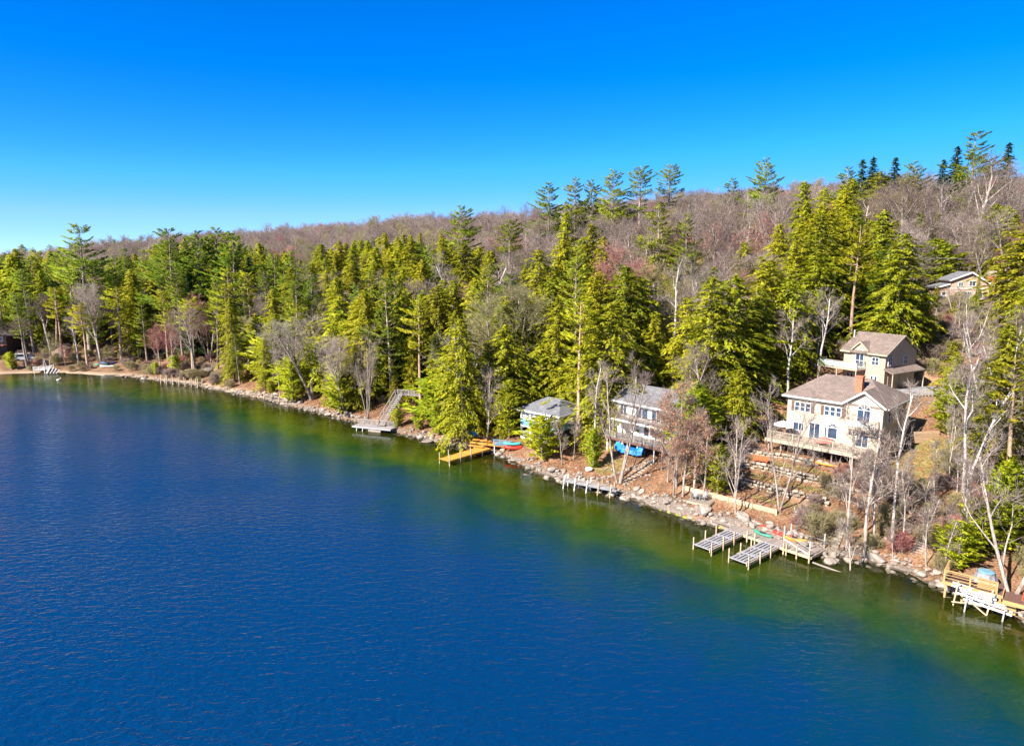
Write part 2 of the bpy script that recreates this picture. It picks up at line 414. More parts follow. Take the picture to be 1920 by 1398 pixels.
def blob(cx, cy, r, soft=2.0): return np.clip((r - np.hypot(GX-cx, GY-cy))/soft, 0, 1)
lawn = np.maximum.reduce([np.clip(1-np.abs(GV+10.2)/1.6,0,1)*np.clip((GU+2)/2,0,1)*np.clip((12-GU)/2,0,1),
                          np.clip(1-np.abs(GV+14.2)/1.5,0,1)*np.clip((GU-1)/2,0,1)*np.clip((12-GU)/2,0,1)*0.9,
                          blob(*hit(1745,855)[:2], 5.5), blob(*hit(1700,880)[:2], 3.5), blob(*hit(1140,875)[:2], 3.4)*0.8, blob(*hit(1740,560)[:2], 7)*0.7])
sand = np.clip((-40-GX)/20, 0, 1)*np.clip(1-np.abs(GS-0.4)/2.2, 0, 1)
sand = np.maximum(sand, blob(*hit(380,690)[:2], 7, 4)*0.9)
lawn = np.maximum(lawn, np.clip(1-np.abs(GV+6.4)/1.4,0,1)*np.clip((GU+3)/2,0,1)*np.clip((11-GU)/2,0,1)*0.8)
put_attr(gm, 'lawn', lawn); put_attr(gm, 'sand', sand); put_attr(gm, 'shore', GS)
m, nt, b = new_mat('forest_floor')
n1 = noise(nt, 0.35, 6); r1 = ramp(nt, [(0.28,(0.10,0.065,0.042)),(0.5,(0.20,0.12,0.072)),(0.72,(0.29,0.195,0.125))]); nt.links.new(n1.outputs['Fac'], r1.inputs[0])
n2 = noise(nt, 4.0, 8, rough=0.75); r2 = ramp(nt, [(0.34,(0.38,0.36,0.34)),(0.66,(1.45,1.4,1.35))]); nt.links.new(n2.outputs['Fac'], r2.inputs[0])
litter = mix(nt, 1.0, r1.outputs[0], r2.outputs[0], 'MULTIPLY')
n3 = noise(nt, 1.2, 5); r3 = ramp(nt, [(0.3,(0.11,0.115,0.035)),(0.55,(0.20,0.17,0.065)),(0.75,(0.29,0.225,0.11))]); nt.links.new(n3.outputs['Fac'], r3.inputs[0])
def attr(nt, name):
    a_ = nt.nodes.new('ShaderNodeAttribute'); a_.attribute_name = name; return a_.outputs['Fac']
nm = math_n(nt, 'ADD', attr(nt, 'lawn'), math_n(nt, 'MULTIPLY', math_n(nt, 'SUBTRACT', n2.outputs['Fac'], 0.5), 0.9))
lm = ramp(nt, [(0.35,(0,0,0)),(0.6,(1,1,1))]); nt.links.new(nm, lm.inputs[0])
c1 = mix(nt, lm.outputs[0], litter, mix(nt, 1.0, r3.outputs[0], r2.outputs[0], 'MULTIPLY'))
r4 = ramp(nt, [(0.3,(0.26,0.19,0.13)),(0.7,(0.45,0.35,0.25))]); nt.links.new(n2.outputs['Fac'], r4.inputs[0])
c2 = mix(nt, attr(nt, 'sand'), c1, r4.outputs[0])
# lake bed: weed and silt over stones
r5 = ramp(nt, [(0.40,(0.055,0.075,0.012)),(0.5,(0.30,0.33,0.045)),(0.60,(0.72,0.66,0.20))])
nb = noise(nt, 0.30, 9); nt.links.new(nb.outputs['Fac'], r5.inputs[0])
und = math_n(nt, 'LESS_THAN', attr(nt, 'shore'), -0.4)
c3 = mix(nt, und, c2, mix(nt, 0.6, r5.outputs[0], r2.outputs[0], 'MULTIPLY'))
nt.links.new(c3, b.inputs['Base Color']); b.inputs['Roughness'].default_value = 0.95; b.inputs['Specular IOR Level'].default_value = 0.1
bump(nt, b, n2.outputs['Fac'], 0.8, 0.12)
gm.materials.append(m)
ground = link(bpy.data.objects.new('hillside_ground', gm)); ground['kind'] = 'structure'

# lake: clear over the shallows, deep blue beyond
wx, wy = axis(-3500, -165, 80, 2500, 2.5), axis(-2500, 40, 190, 3000, 2.5)
WX, WY = np.meshgrid(wx, wy); wd, _ = shore_dist(WX, WY)
nx, ny = len(wx), len(wy); idx = np.arange(nx*ny).reshape(ny, nx)
q = np.stack([idx[:-1,:-1].ravel(), idx[:-1,1:].ravel(), idx[1:,1:].ravel(), idx[1:,:-1].ravel()], 1)
keep = (wd.ravel()[q] < 6).any(1); q = q[keep]
wm = mesh_np('lake_water', np.stack([WX, WY, np.zeros_like(WX)], -1).reshape(-1,3), np.concatenate([q[:,:3], q[:,[0,2,3]]]), None, True)
put_attr(wm, 'depth', np.maximum(-height(WX, WY), 0)); put_attr(wm, 'offshore', np.maximum(-wd, 0))
m, nt, b = new_mat('lake_water')
nt.nodes.remove(b)
def wave(scale, mp, det=3):
    n = noise(nt, scale, det, mapping=mp, rough=0.55); n.inputs['Distortion'].default_value = 0.4; return n.outputs['Fac']
w1, w2, w3 = wave(1.15, (0.75,1.35,1)), wave(2.9, (0.8,1.3,1)), wave(0.10, (1,1.4,1))
hgt = math_n(nt, 'ADD', w1, math_n(nt, 'MULTIPLY', w2, 0.36))
# sheltered, calmer water along the shore; wind streaks farther out
calm = nt.nodes.new('ShaderNodeMapRange'); calm.inputs['From Max'].default_value = 55.0; calm.inputs['To Min'].default_value = 0.10; calm.inputs['To Max'].default_value = 1.0
nt.links.new(attr(nt, 'offshore'), calm.inputs['Value'])
gust = nt.nodes.new('ShaderNodeMapRange'); gust.inputs['From Min'].default_value = 0.3; gust.inputs['From Max'].default_value = 0.7; gust.inputs['To Min'].default_value = 0.65; gust.inputs['To Max'].default_value = 1.25
nt.links.new(wave(0.02, (1,2.6,1), 4), gust.inputs['Value'])
hgt = math_n(nt, 'MULTIPLY', math_n(nt, 'MULTIPLY', hgt, calm.outputs[0]), gust.outputs[0])
bp = nt.nodes.new('ShaderNodeBump'); bp.inputs['Strength'].default_value = 1.0; bp.inputs['Distance'].default_value = 0.18
nt.links.new(hgt, bp.inputs['Height'])
pat = math_n(nt, 'ADD', math_n(nt, 'MULTIPLY', math_n(nt, 'SUBTRACT', wave(0.045, (1,1,1), 5), 0.5), 4.0), math_n(nt, 'MULTIPLY', math_n(nt, 'SUBTRACT', wave(0.21, (1,1,1), 7), 0.5), 3.2))
dep = math_n(nt, 'ADD', attr(nt, 'depth'), pat)
dep = math_n(nt, 'MULTIPLY', dep, 1.0/8.0, True)
body = ramp(nt, [(0.0,(0.15,0.15,0.010)),(0.20,(0.085,0.115,0.005)),(0.40,(0.018,0.066,0.010)),(0.60,(0.001,0.034,0.040)),(0.92,(0.0004,0.026,0.088))])
nt.links.new(dep, body.inputs[0])
opac = ramp(nt, [(0.0,(0.04,)*3),(0.12,(0.15,)*3),(0.34,(0.48,)*3),(0.72,(1,1,1))]); nt.links.new(math_n(nt, 'MULTIPLY', attr(nt, 'depth'), 1/8.0, True), opac.inputs[0])
df = nt.nodes.new('ShaderNodeBsdfDiffuse'); nt.links.new(body.outputs[0], df.inputs['Color']); nt.links.new(bp.outputs[0], df.inputs['Normal'])
tp = nt.nodes.new('ShaderNodeBsdfTransparent'); tp.inputs['Color'].default_value = (0.86,0.93,0.72,1)
m1 = nt.nodes.new('ShaderNodeMixShader'); nt.links.new(opac.outputs[0], m1.inputs[0]); nt.links.new(tp.outputs[0], m1.inputs[1]); nt.links.new(df.outputs[0], m1.inputs[2])
gl = nt.nodes.new('ShaderNodeBsdfGlossy'); gl.inputs['Roughness'].default_value = 0.035; nt.links.new(bp.outputs[0], gl.inputs['Normal'])
fr = nt.nodes.new('ShaderNodeFresnel'); fr.inputs['IOR'].default_value = 1.33; nt.links.new(bp.outputs[0], fr.inputs['Normal'])
m2 = nt.nodes.new('ShaderNodeMixShader'); nt.links.new(fr.outputs[0], m2.inputs[0]); nt.links.new(m1.outputs[0], m2.inputs[1]); nt.links.new(gl.outputs[0], m2.inputs[2])
nt.links.new(m2.outputs[0], nt.nodes['Material Output'].inputs['Surface'])
wm.materials.append(m)
lake = link(bpy.data.objects.new('lake_water', wm)); lake['kind'] = 'structure'

# ---------------------------------------------------------------- tree meshes (shared between alike trees)
def unit(a): return a / np.maximum(np.linalg.norm(a, axis=-1, keepdims=True), 1e-9)
def leaf_tris(P, Dr, L, Wd, tilt, r, out=None):
    """one small triangle per spray: tip along Dr, flat side roughly up; out = outward direction of the crown for soft shading"""
    n = len(P); Dr = unit(Dr); up = np.tile((0,0,1.0), (n,1)) + r.normal(0, tilt, (n,3))
    side = unit(np.cross(Dr, up)); L = np.asarray(L).reshape(-1,1); Wd = np.asarray(Wd).reshape(-1,1)
    A = P - Dr*L*0.4 - side*Wd*0.5; B = P - Dr*L*0.4 + side*Wd*0.5; C = P + Dr*L*0.6
    T = np.arange(3*n).reshape(-1,3)
    if out is not None:
        sh = unit(out*0.75 + np.array((0,0,0.42)) + r.normal(0, 0.33, (n,3)))
        flip = (np.cross(B-A, C-A)*sh).sum(1) < 0; A, B = np.where(flip[:,None], B, A), np.where(flip[:,None], A, B)
        return np.stack([A,B,C], 1).reshape(-1,3), T, np.repeat(sh, 3, 0)
    return np.stack([A,B,C], 1).reshape(-1,3), T
def tubes_np(segs, n):
    """segs: list of (points kx3, radii k) -> triangles"""
    V, T, o = [], [], 0
    ang = np.arange(n)*2*math.pi/n; ca, sa = np.cos(ang)[:,None], np.sin(ang)[:,None]
    for pts, rad in segs:
        pts = np.asarray(pts, float); k = len(pts)
        d = unit(np.gradient(pts, axis=0)) if k > 2 else np.repeat(unit(pts[1:]-pts[:1]), 2, 0)
        ref = np.array((0.0,0,1)) if abs(d[0][2]) < 0.9 else np.array((1.0,0,0))
        for i in range(k):
            a = unit(np.cross(d[i], ref)); b = np.cross(a, d[i]); V.append(pts[i] + (ca*a + sa*b)*rad[i])
        for i in range(k-1):
            for j in range(n):
                p, q = o+i*n+j, o+i*n+(j+1)%n; T += [(p,q,q+n),(p,q+n,p+n)]
        o += k*n
    return np.concatenate(V), np.array(T)

def conifer(seed, H, R, bare, kind):
    """returns trunk mesh, crown mesh; built at real size with its foot at the origin"""
    r = np.random.default_rng(seed)
    segs = []; k = 9
    zs = np.linspace(-0.6, H*0.985, k); wob = np.cumsum(r.normal(0, 0.035*H/20, (k,2)), 0); wob -= wob[0]
    r0 = 0.0125*H + 0.05
    spine = np.column_stack([wob, zs]); segs.append((spine, r0*np.clip(1-np.linspace(0,1,k), 0.05, 1)**0.8))
    def spine_at(z): return np.array([np.interp(z, zs, spine[:,0]), np.interp(z, zs, spine[:,1]), z])
    Ps, Ds, Ls, Ws = [], [], [], []; limbs = []
    if kind in ('hemlock', 'cedar', 'spruce'):
        nb = int({'hemlock': 12.5, 'cedar': 13, 'spruce': 10}[kind]*H) + 20
        for i in range(nb):
            f = (i + r.random())/nb; z = H*(bare + (1-bare)*f**0.92)
            rel = 1 - (z/H - bare)/(1-bare)
            lump = 0.9 + 0.13*math.sin(z*1.9 + seed) * (1 if kind != 'cedar' else 0.4)
            prof = {'hemlock': rel**(0.64 if seed % 2 else 0.52)*min(1, 0.72+2.0*(1-rel)), 'cedar': min(1, rel*2.3)**0.8*min(1, 0.6+2*(1-rel)), 'spruce': rel**0.85}[kind]
            L = R*prof*r.uniform(0.55, 1.12)*lump + 0.22
            az = i*2.39996 + r.normal(0, 0.5); o = spine_at(z)
            if kind != 'cedar': L *= 0.72 + 0.5*(0.5+0.5*math.sin(2*az + z*0.8 + seed)*math.cos(1.3*az - z*1.1 + 2*seed))
            if r.random() < 0.05: L *= 1.25
            rise = {'hemlock': 0.45*(1-rel) + 0.12, 'cedar': 0.75, 'spruce': 0.25*(1-rel)-0.05}[kind] + r.normal(0, 0.12)
            droop = {'hemlock': 0.55, 'cedar': 0.25, 'spruce': 0.30}[kind]*r.uniform(0.6, 1.3)
            nt_ = max(3, int(L/0.175)); t = np.sort(r.uniform(0.14, 1.03, nt_*3))
            hd = np.array((math.cos(az), math.sin(az), 0)); sd = np.array((-hd[1], hd[0], 0))
            w = L*0.27*(1.08 - t)**0.7*r.uniform(-1, 1, len(t)) + r.normal(0, 0.04, len(t))
            p = o + hd*(L*t)[:,None] + sd*w[:,None]
            p[:,2] += L*(rise*t - droop*t*t) - np.abs(w)*0.25 + r.normal(0, 0.08, len(t))
            d = hd + sd*(np.sign(w)*0.75*r.random(len(t)))[:,None] + np.array((0,0,1.0))*(rise - 2*droop*t + r.normal(0, .3, len(t)))[:,None]
            Ps.append(p); Ds.append(d); Ls.append(r.uniform(0.28, 0.62, len(t))); Ws.append(r.uniform(0.13, 0.28, len(t)))
            if i % 3 == 0 and L > 0.9:
                tt = np.linspace(0, 0.85, 4); q = o + hd*(L*tt)[:,None]; q[:,2] += L*(rise*tt - droop*tt*tt) - 0.03
                limbs.append((q, 0.035*np.array((1,0.7,0.45,0.2))*(0.5+L/4)))
        tilt = {'hemlock': 0.5, 'cedar': 1.0, 'spruce': 0.55}[kind]
    else:                                                           # white pine: whorls of long limbs, plates of needles with gaps
        z = H*bare; tiers = []
        while z < H*0.985: tiers.append(z); z += r.uniform(0.75, 1.35)*(0.55 + 0.5*H/25)
        for ti, z in enumerate(tiers):
            rel = 1 - (z/H - bare)/(1-bare)
            prof = (rel**0.62)*min(1, 0.45 + 1.6*(1-rel)); tl = r.uniform(0.62, 1.15)
            for b_i in range(int(r.integers(4, 7))):
                az = b_i*2*math.pi/5 + ti*0.9 + r.normal(0, 0.35); L = R*prof*tl*r.uniform(0.5, 1.15) + 0.3
                if r.random() < 0.10: continue
                o = spine_at(z + r.normal(0, 0.2)); rise = 0.55*(1-rel) + 0.02 + r.normal(0, 0.10); curl = 0.16
                hd = np.array((math.cos(az), math.sin(az), 0)); sd = np.array((-hd[1], hd[0], 0))
                nt_ = max(6, int(L*L*4.2) + int(L*16)); t = r.uniform(0.26, 1.04, nt_)**0.8
                w = L*0.36*np.sin(np.clip(t,0,1)*math.pi*0.86 + 0.25)*r.uniform(-1, 1, nt_)
                p = o + hd*(L*t)[:,None] + sd*w[:,None]; p[:,2] += L*(rise*t + curl*t*t) + r.uniform(-0.08, 0.22, nt_)
                d = hd*0.8 + sd*(np.sign(w)*r.random(nt_)*0.9)[:,None] + np.array((0,0,1.0))*r.uniform(0.05, 0.9, nt_)[:,None]
                Ps.append(p); Ds.append(d); Ls.append(r.uniform(0.30, 0.66, nt_)); Ws.append(r.uniform(0.13, 0.27, nt_))
                tt = np.linspace(0, 0.9, 4); q = o + hd*(L*tt)[:,None]; q[:,2] += L*(rise*tt + curl*tt*tt) - 0.05
                limbs.append((q, 0.05*np.array((1,0.75,0.5,0.22))*(0.4+L/4)))
        if bare > 0.25:                                             # dead snags on the clear stem
            for _ in range(int(8)):
                z = H*r.uniform(bare*0.45, bare); az = r.uniform(0, 6.28); o = spine_at(z); L = r.uniform(0.4, 1.6)
                limbs.append((np.array([o, o + (math.cos(az)*L, math.sin(az)*L, r.uniform(-.3,.2))]), np.array((0.03, 0.01))))
        tilt = 0.75
    V1, T1 = tubes_np(segs, 7); V2, T2 = tubes_np(limbs, 3) if limbs else (np.zeros((0,3)), np.zeros((0,3), int))
    V = np.concatenate([V1, V2]); T = np.concatenate([T1, T2 + len(V1)])
    PP = np.concatenate(Ps); ou = PP.copy(); ou[:,2] = 0; ou = unit(ou)
    # each bough carries its own relief so that the crown shows clumps
    leaf = leaf_tris(PP, np.concatenate(Ds), np.concatenate(Ls), np.concatenate(Ws), tilt, r, ou)
    return (V, T), leaf

def hardwood(seed, H, spread, bare=0.4, lean=(0,0), forks=1, dens=1.0, twl=0.8, gnarl=0.12, leaves=0, r_scale=1.0):
    """bare broadleaf tree: trunk and limbs, then finer branches and twigs"""
    r = np.random.default_rng(seed); wood, fine = [], []; TP, TD, TL, TW = [], [], [], []; LP, LD = [], []
    def grow(p, d, L, rad, lev, up):
        k = 6 if lev == 0 else 4
        pts = [np.array(p, float)]; dd = np.array(d, float)
        for i in range(k-1):
            dd = unit(dd + r.normal(0, gnarl*(1.0 if lev else 0.35), 3) + np.array((0,0,up)))
            pts.append(pts[-1] + dd*L/(k-1))
        pts = np.array(pts); rr = rad*np.linspace(1, 0.45 if lev == 0 else 0.3, k)
        (wood if lev <= 1 else fine).append((pts, rr))
        if lev == 3:
            n = max(4, int(11*dens)); t = r.uniform(0.1, 1.05, n); i = np.clip((t*(k-1)).astype(int), 0, k-2); fr = t*(k-1) - i
            P_ = pts[i]*(1-fr)[:,None] + pts[i+1]*fr[:,None]
            D_ = unit(unit(pts[-1]-pts[0]) + r.normal(0, 0.62, (n,3)) + np.array((0,0,0.15)))
            l = r.uniform(0.45, 1.1, n)*twl; TP.append(P_ + D_*(l*0.4)[:,None]); TD.append(D_); TL.append(l); TW.append(np.full(n, 0.033))
            if leaves: 
                m_ = int(leaves); LP.append(P_[r.integers(0, n, m_)] + r.normal(0, 0.25, (m_,3))); LD.append(r.normal(0, 1, (m_,3)) + (0,0,-0.5))
            return
        nch = {0: int(8*dens**0.5) + 1, 1: int(6*dens**0.5) + 1, 2: 5}[lev]
        t0 = bare if lev == 0 else 0.28
        for c in range(nch):
            t = t0 + (1-t0)*((c + r.random()*0.8)/nch); j = min(int(t*(k-1)), k-2); fr = t*(k-1) - j
            o = pts[j]*(1-fr) + pts[j+1]*fr; base = unit(pts[j+1]-pts[j])
            az = c*2.4 + r.normal(0, 0.5); ref = np.array((1.0,0,0)) if abs(base[2]) > 0.8 else np.array((0,0,1.0))
            a = unit(np.cross(base, ref)); b = np.cross(base, a); ang = r.uniform(0.45, 0.85) * (1.0 if lev else 0.55+spread*0.55)
            nd = base*math.cos(ang) + (a*math.cos(az) + b*math.sin(az))*math.sin(ang)
            cl = (H*spread*0.62*(1.2-0.7*(t-t0)/(1-t0)) if lev == 0 else L*r.uniform(0.42, 0.68))*r.uniform(0.8, 1.1)
            grow(o, nd, cl, max(rr[j]*r.uniform(0.42, 0.6), 0.016), lev+1, 0.10 if lev == 0 else 0.05)
    for fk in range(forks):
        d0 = np.array((lean[0], lean[1], 1.0)) + (np.array((math.cos(fk*2.3+seed), math.sin(fk*2.3+seed), 0))*0.26 if forks > 1 else 0)
        grow((0.12*fk*math.cos(fk*2.3), 0.12*fk*math.sin(fk*2.3), -0.5), unit(d0), H*(0.86 if forks == 1 else 0.8), (0.0105*H+0.04)*(1 if forks == 1 else 0.8)*r_scale, 0, 0.02)
    V, T = tubes_np(wood, 6); V2, T2 = tubes_np(fine, 3)
    LV, LT = leaf_tris(np.concatenate(TP), np.concatenate(TD), np.concatenate(TL), np.concatenate(TW), 1.0, r)
    CV, CT = np.concatenate([V2, LV]), np.concatenate([T2, LT + len(V2)])
    top = max(V[:,2].max(), CV[:,2].max()); s = H/top
    lv = None
    if leaves:
        P_ = np.concatenate(LP)*s; A, B = leaf_tris(P_, np.concatenate(LD), np.full(len(P_), 0.22), np.full(len(P_), 0.16), 1.0, r); lv = (A, B)
    return (V*s, T), (CV*s, CT), lv

PROTO = {}
def reg(key, H, parts):
    """parts: list of (part name, (V, T), material)"""
    PROTO[key] = (H, [(n, mesh_np(key + '_' + n, V, T, M[m], n == 'trunk', N[0] if N else None)) for n, (V, T, *N), m in parts])
for k, (H, R, ba) in enumerate([(20,5.2,0.05),(22,5.6,0.08),(17,5.2,0.03),(20,4.7,0.10),(18,6.0,0.06),(16,5.9,0.02),(23,4.4,0.16),(19,5.2,0.24)]):
    t, c = conifer(100+k, H, R, ba, 'hemlock'); reg('hemlock%d' % k, H, [('trunk', t, 'pinebark'), ('crown', c, 'hemlock')])
for k, (H, R, ba) in enumerate([(27,6.2,0.28),(24,5.8,0.15),(29,6.0,0.40),(22,5.4,0.08)]):
    t, c = conifer(200+k, H, R, ba, 'pine'); reg('pine%d' % k, H, [('trunk', t, 'pinebark'), ('crown', c, 'pine')])
for k, (H, R, ba) in enumerate([(18,3.8,0.58),(20,3.4,0.60)]):
    t, c = conifer(230+k, H, R, ba, 'pine'); reg('redpine%d' % k, H, [('trunk', t, 'redpinebark'), ('crown', c, 'hemlock')])
for k, (H, R, ba) in enumerate([(6,2.4,0.02),(5,2.6,0.02),(9,2.8,0.02)]):
    t, c = conifer(300+k, H, R, ba, 'cedar'); reg('cedar%d' % k, H, [('trunk', t, 'pinebark'), ('crown', c, 'cedar')])
for k, (H, R, ba) in enumerate([(19,3.4,0.06),(16,3.0,0.05)]):
    t, c = conifer(330+k, H, R, ba, 'spruce'); reg('spruce%d' % k, H, [('trunk', t, 'pinebark'), ('crown', c, 'spruce')])
for k, (H, sp, ba, fk, tw) in enumerate([(19,0.50,0.36,1,'twig'),(18,0.55,0.42,1,'twig'),(20,0.46,0.45,1,'twig'),(16,0.6,0.34,1,'twig'),(17,0.5,0.3,2,'twiggrey')]):
    t, c, _ = hardwood(400+k, H, sp, ba, forks=fk, dens=1.0, r_scale=1.35); reg('hardwood%d' % k, H, [('trunk', t, 'bark'), ('crown', c, tw)])
for k, (H, sp, ba) in enumerate([(14,0.55,0.34),(16,0.5,0.40)]):
    t, c, _ = hardwood(430+k, H, sp, ba, dens=1.3); reg('maple%d' % k, H, [('trunk', t, 'bark'), ('crown', c, 'twigred')])
for k, (H, sp, ba) in enumerate([(15,0.5,0.25),(14,0.55,0.22)]):
    t, c, _ = hardwood(450+k, H, sp, ba, dens=1.5); reg('aspen%d' % k, H, [('trunk', t, 'bark'), ('crown', c, 'twigyel')])
for k, (H, sp, ba, ln, fk) in enumerate([(15,0.34,0.45,(-0.10,0),1),(14,0.42,0.34,(-0.45,-0.1),1),(15,0.36,0.40,(0.12,0),2),(16,0.28,0.5,(0.02,0),1)]):
    t, c, _ = hardwood(470+k, H, sp, ba, lean=ln, forks=fk, dens=0.55, gnarl=0.17, r_scale=0.85); reg('birch%d' % k, H, [('trunk', t, 'birch'), ('crown', c, 'twiggrey')])
for k, (H, sp, fk) in enumerate([(17,0.40,3),(15,0.45,2)]):
    t, c, _ = hardwood(490+k, H, sp, 0.22, forks=fk, dens=0.55, gnarl=0.14, r_scale=0.9); reg('vase%d' % k, H, [('trunk', t, 'bark'), ('crown', c, 'twiggrey')])
for k, (H, sp) in enumerate([(11,0.36),(12,0.34)]):
    t, c, l = hardwood(510+k, H, sp, 0.2, dens=0.8, leaves=3); reg('beech%d' % k, H, [('trunk', t, 'bark'), ('crown', c, 'twiggrey'), ('leaves', l, 'beechleaf')])
for k, (H, sp) in enumerate([(9,0.30),(8,0.36),(10,0.32)]):
    t, c, _ = hardwood(530+k, H, sp, 0.3, dens=0.45, gnarl=0.18, r_scale=0.7); reg('sapling%d' % k, H, [('trunk', t, 'bark'), ('crown', c, 'twiggrey')])
for k, (H, sp) in enumerate([(2.4,0.8),(1.9,0.9),(2.8,0.7)]):
    t, c, _ = hardwood(560+k, H, sp, 0.05, forks=3, dens=0.5, twl=0.5); reg('brush%d' % k, H, [('trunk', t, 'bark'), ('crown', c, ['twigyel','twig','twigred'][k])])

def tree(key, name, label, cat, X, Y, H, group=None, rz=None, wide=1.0, Z=None, lean=(0,0)):
    """a tree of its own: an empty at its foot, with trunk and crown under it"""
    h0, parts = PROTO[key]; s = H/h0
    o = thing(name, label, cat, (X, Y, hz(X, Y) if Z is None else Z), random.uniform(0, 6.283) if rz is None else rz, group)
    o.scale = (s*wide, s*wide, s); o.rotation_euler = (lean[0], lean[1], o.rotation_euler[2])
    for n, me in parts: link(bpy.data.objects.new(n, me), o)
    return o
def tree_top(key, name, label, x, ytop, Y, group=None, wide=1.0, cat='tree', rz=None):
    """tree at distance Y whose tip stands at the photo pixel (x, ytop)"""
    X, _, zt = at_depth(x, ytop, Y); z0 = hz(X, Y)
    TAKEN.append((X, Y, 2.2)); return tree(key, name, label, cat, X, Y, max(zt-z0, 2.0), group, rz, wide)
def tree_base(key, name, label, x, y, ytop, group=None, wide=1.0, cat='tree', rz=None, r=1.6):
    """tree with its foot on the ground seen at pixel (x, y), tip at row ytop"""
    X, Y, z0 = hit(x, y); zt = at_depth(x, ytop, Y)[2]
    TAKEN.append((X, Y, r)); return tree(key, name, label, cat, X, Y, zt-z0, group, rz, wide)
TAKEN = []

# ---------------------------------------------------------------- single trees
TT, TB = tree_top, tree_base
# pines on the skyline
for key, x, y, Y, lab in [
    ('pine1',1030,345,235,'dark pine at the left end of the row on the ridge'), ('pine3',1080,333,250,'small dark pine between two larger ones on the ridge'),
    ('pine3',1108,336,252,'short pine just left of the broad dark pine on the ridge'), ('pine1',1150,320,240,'broad dark pine standing in the middle of the ridge row'),
    ('pine2',1201,308,238,'tallest tiered pine of the row on the ridge, open branches'), ('pine2',1257,306,245,'sparse flat-topped pine at the right end of the ridge row'),
    ('pine3',1375,333,250,'small pine poking above the bare ridge left of the twin pine'), ('pine1',1437,299,225,'dark twin-topped pine standing alone on the bare ridge'),
    ('pine1',865,388,205,'rounded green pine rising from the bare mauve hillside'), ('pine2',955,408,190,'tall slim pine with tufted crown right of the rounded pine'),
    ('pine3',1238,380,180,'bright green pointed pine amid bare grey trees on the slope'), ('pine0',146,422,196,'tallest spire-topped dark pine over the left shore forest'),
    ('pine0',313,430,190,'broad dense pine towering over the left shore, right of the spire pine'), ('pine1',367,436,192,'pine with layered branches right of the dense broad pine'),
    ('pine1',405,430,195,'tall layered pine in the pair behind the left beach'), ('pine0',432,438,190,'right-hand pine of the layered pair behind the left beach'),
    ('pine0',1834,248,190,'tallest pine on the right skyline above the hillside cottage'), ('spruce0',1795,275,205,'dark spire left of the tallest pine on the right skyline'),
    ('pine1',1715,305,212,'dark pine in the evergreen clump on the right skyline'), ('spruce0',1640,295,220,'spire-topped evergreen in the clump on the right skyline'),
    ('spruce1',1618,300,222,'left spire of the evergreen clump on the right skyline'), ('pine3',1592,312,225,'low evergreen at the left end of the right skyline clump'),
    ('spruce1',1680,296,218,'middle spire of the evergreen clump on the right skyline'), ('spruce0',1895,268,200,'dark spire at the right edge of the skyline'),
    ('spruce1',1770,300,210,'thin dark spire between bare trees on the right skyline')]:
    TT(key, 'pine_tree' if 'pine' in key else 'spruce_tree', lab, x, y, Y, None, 1.45)
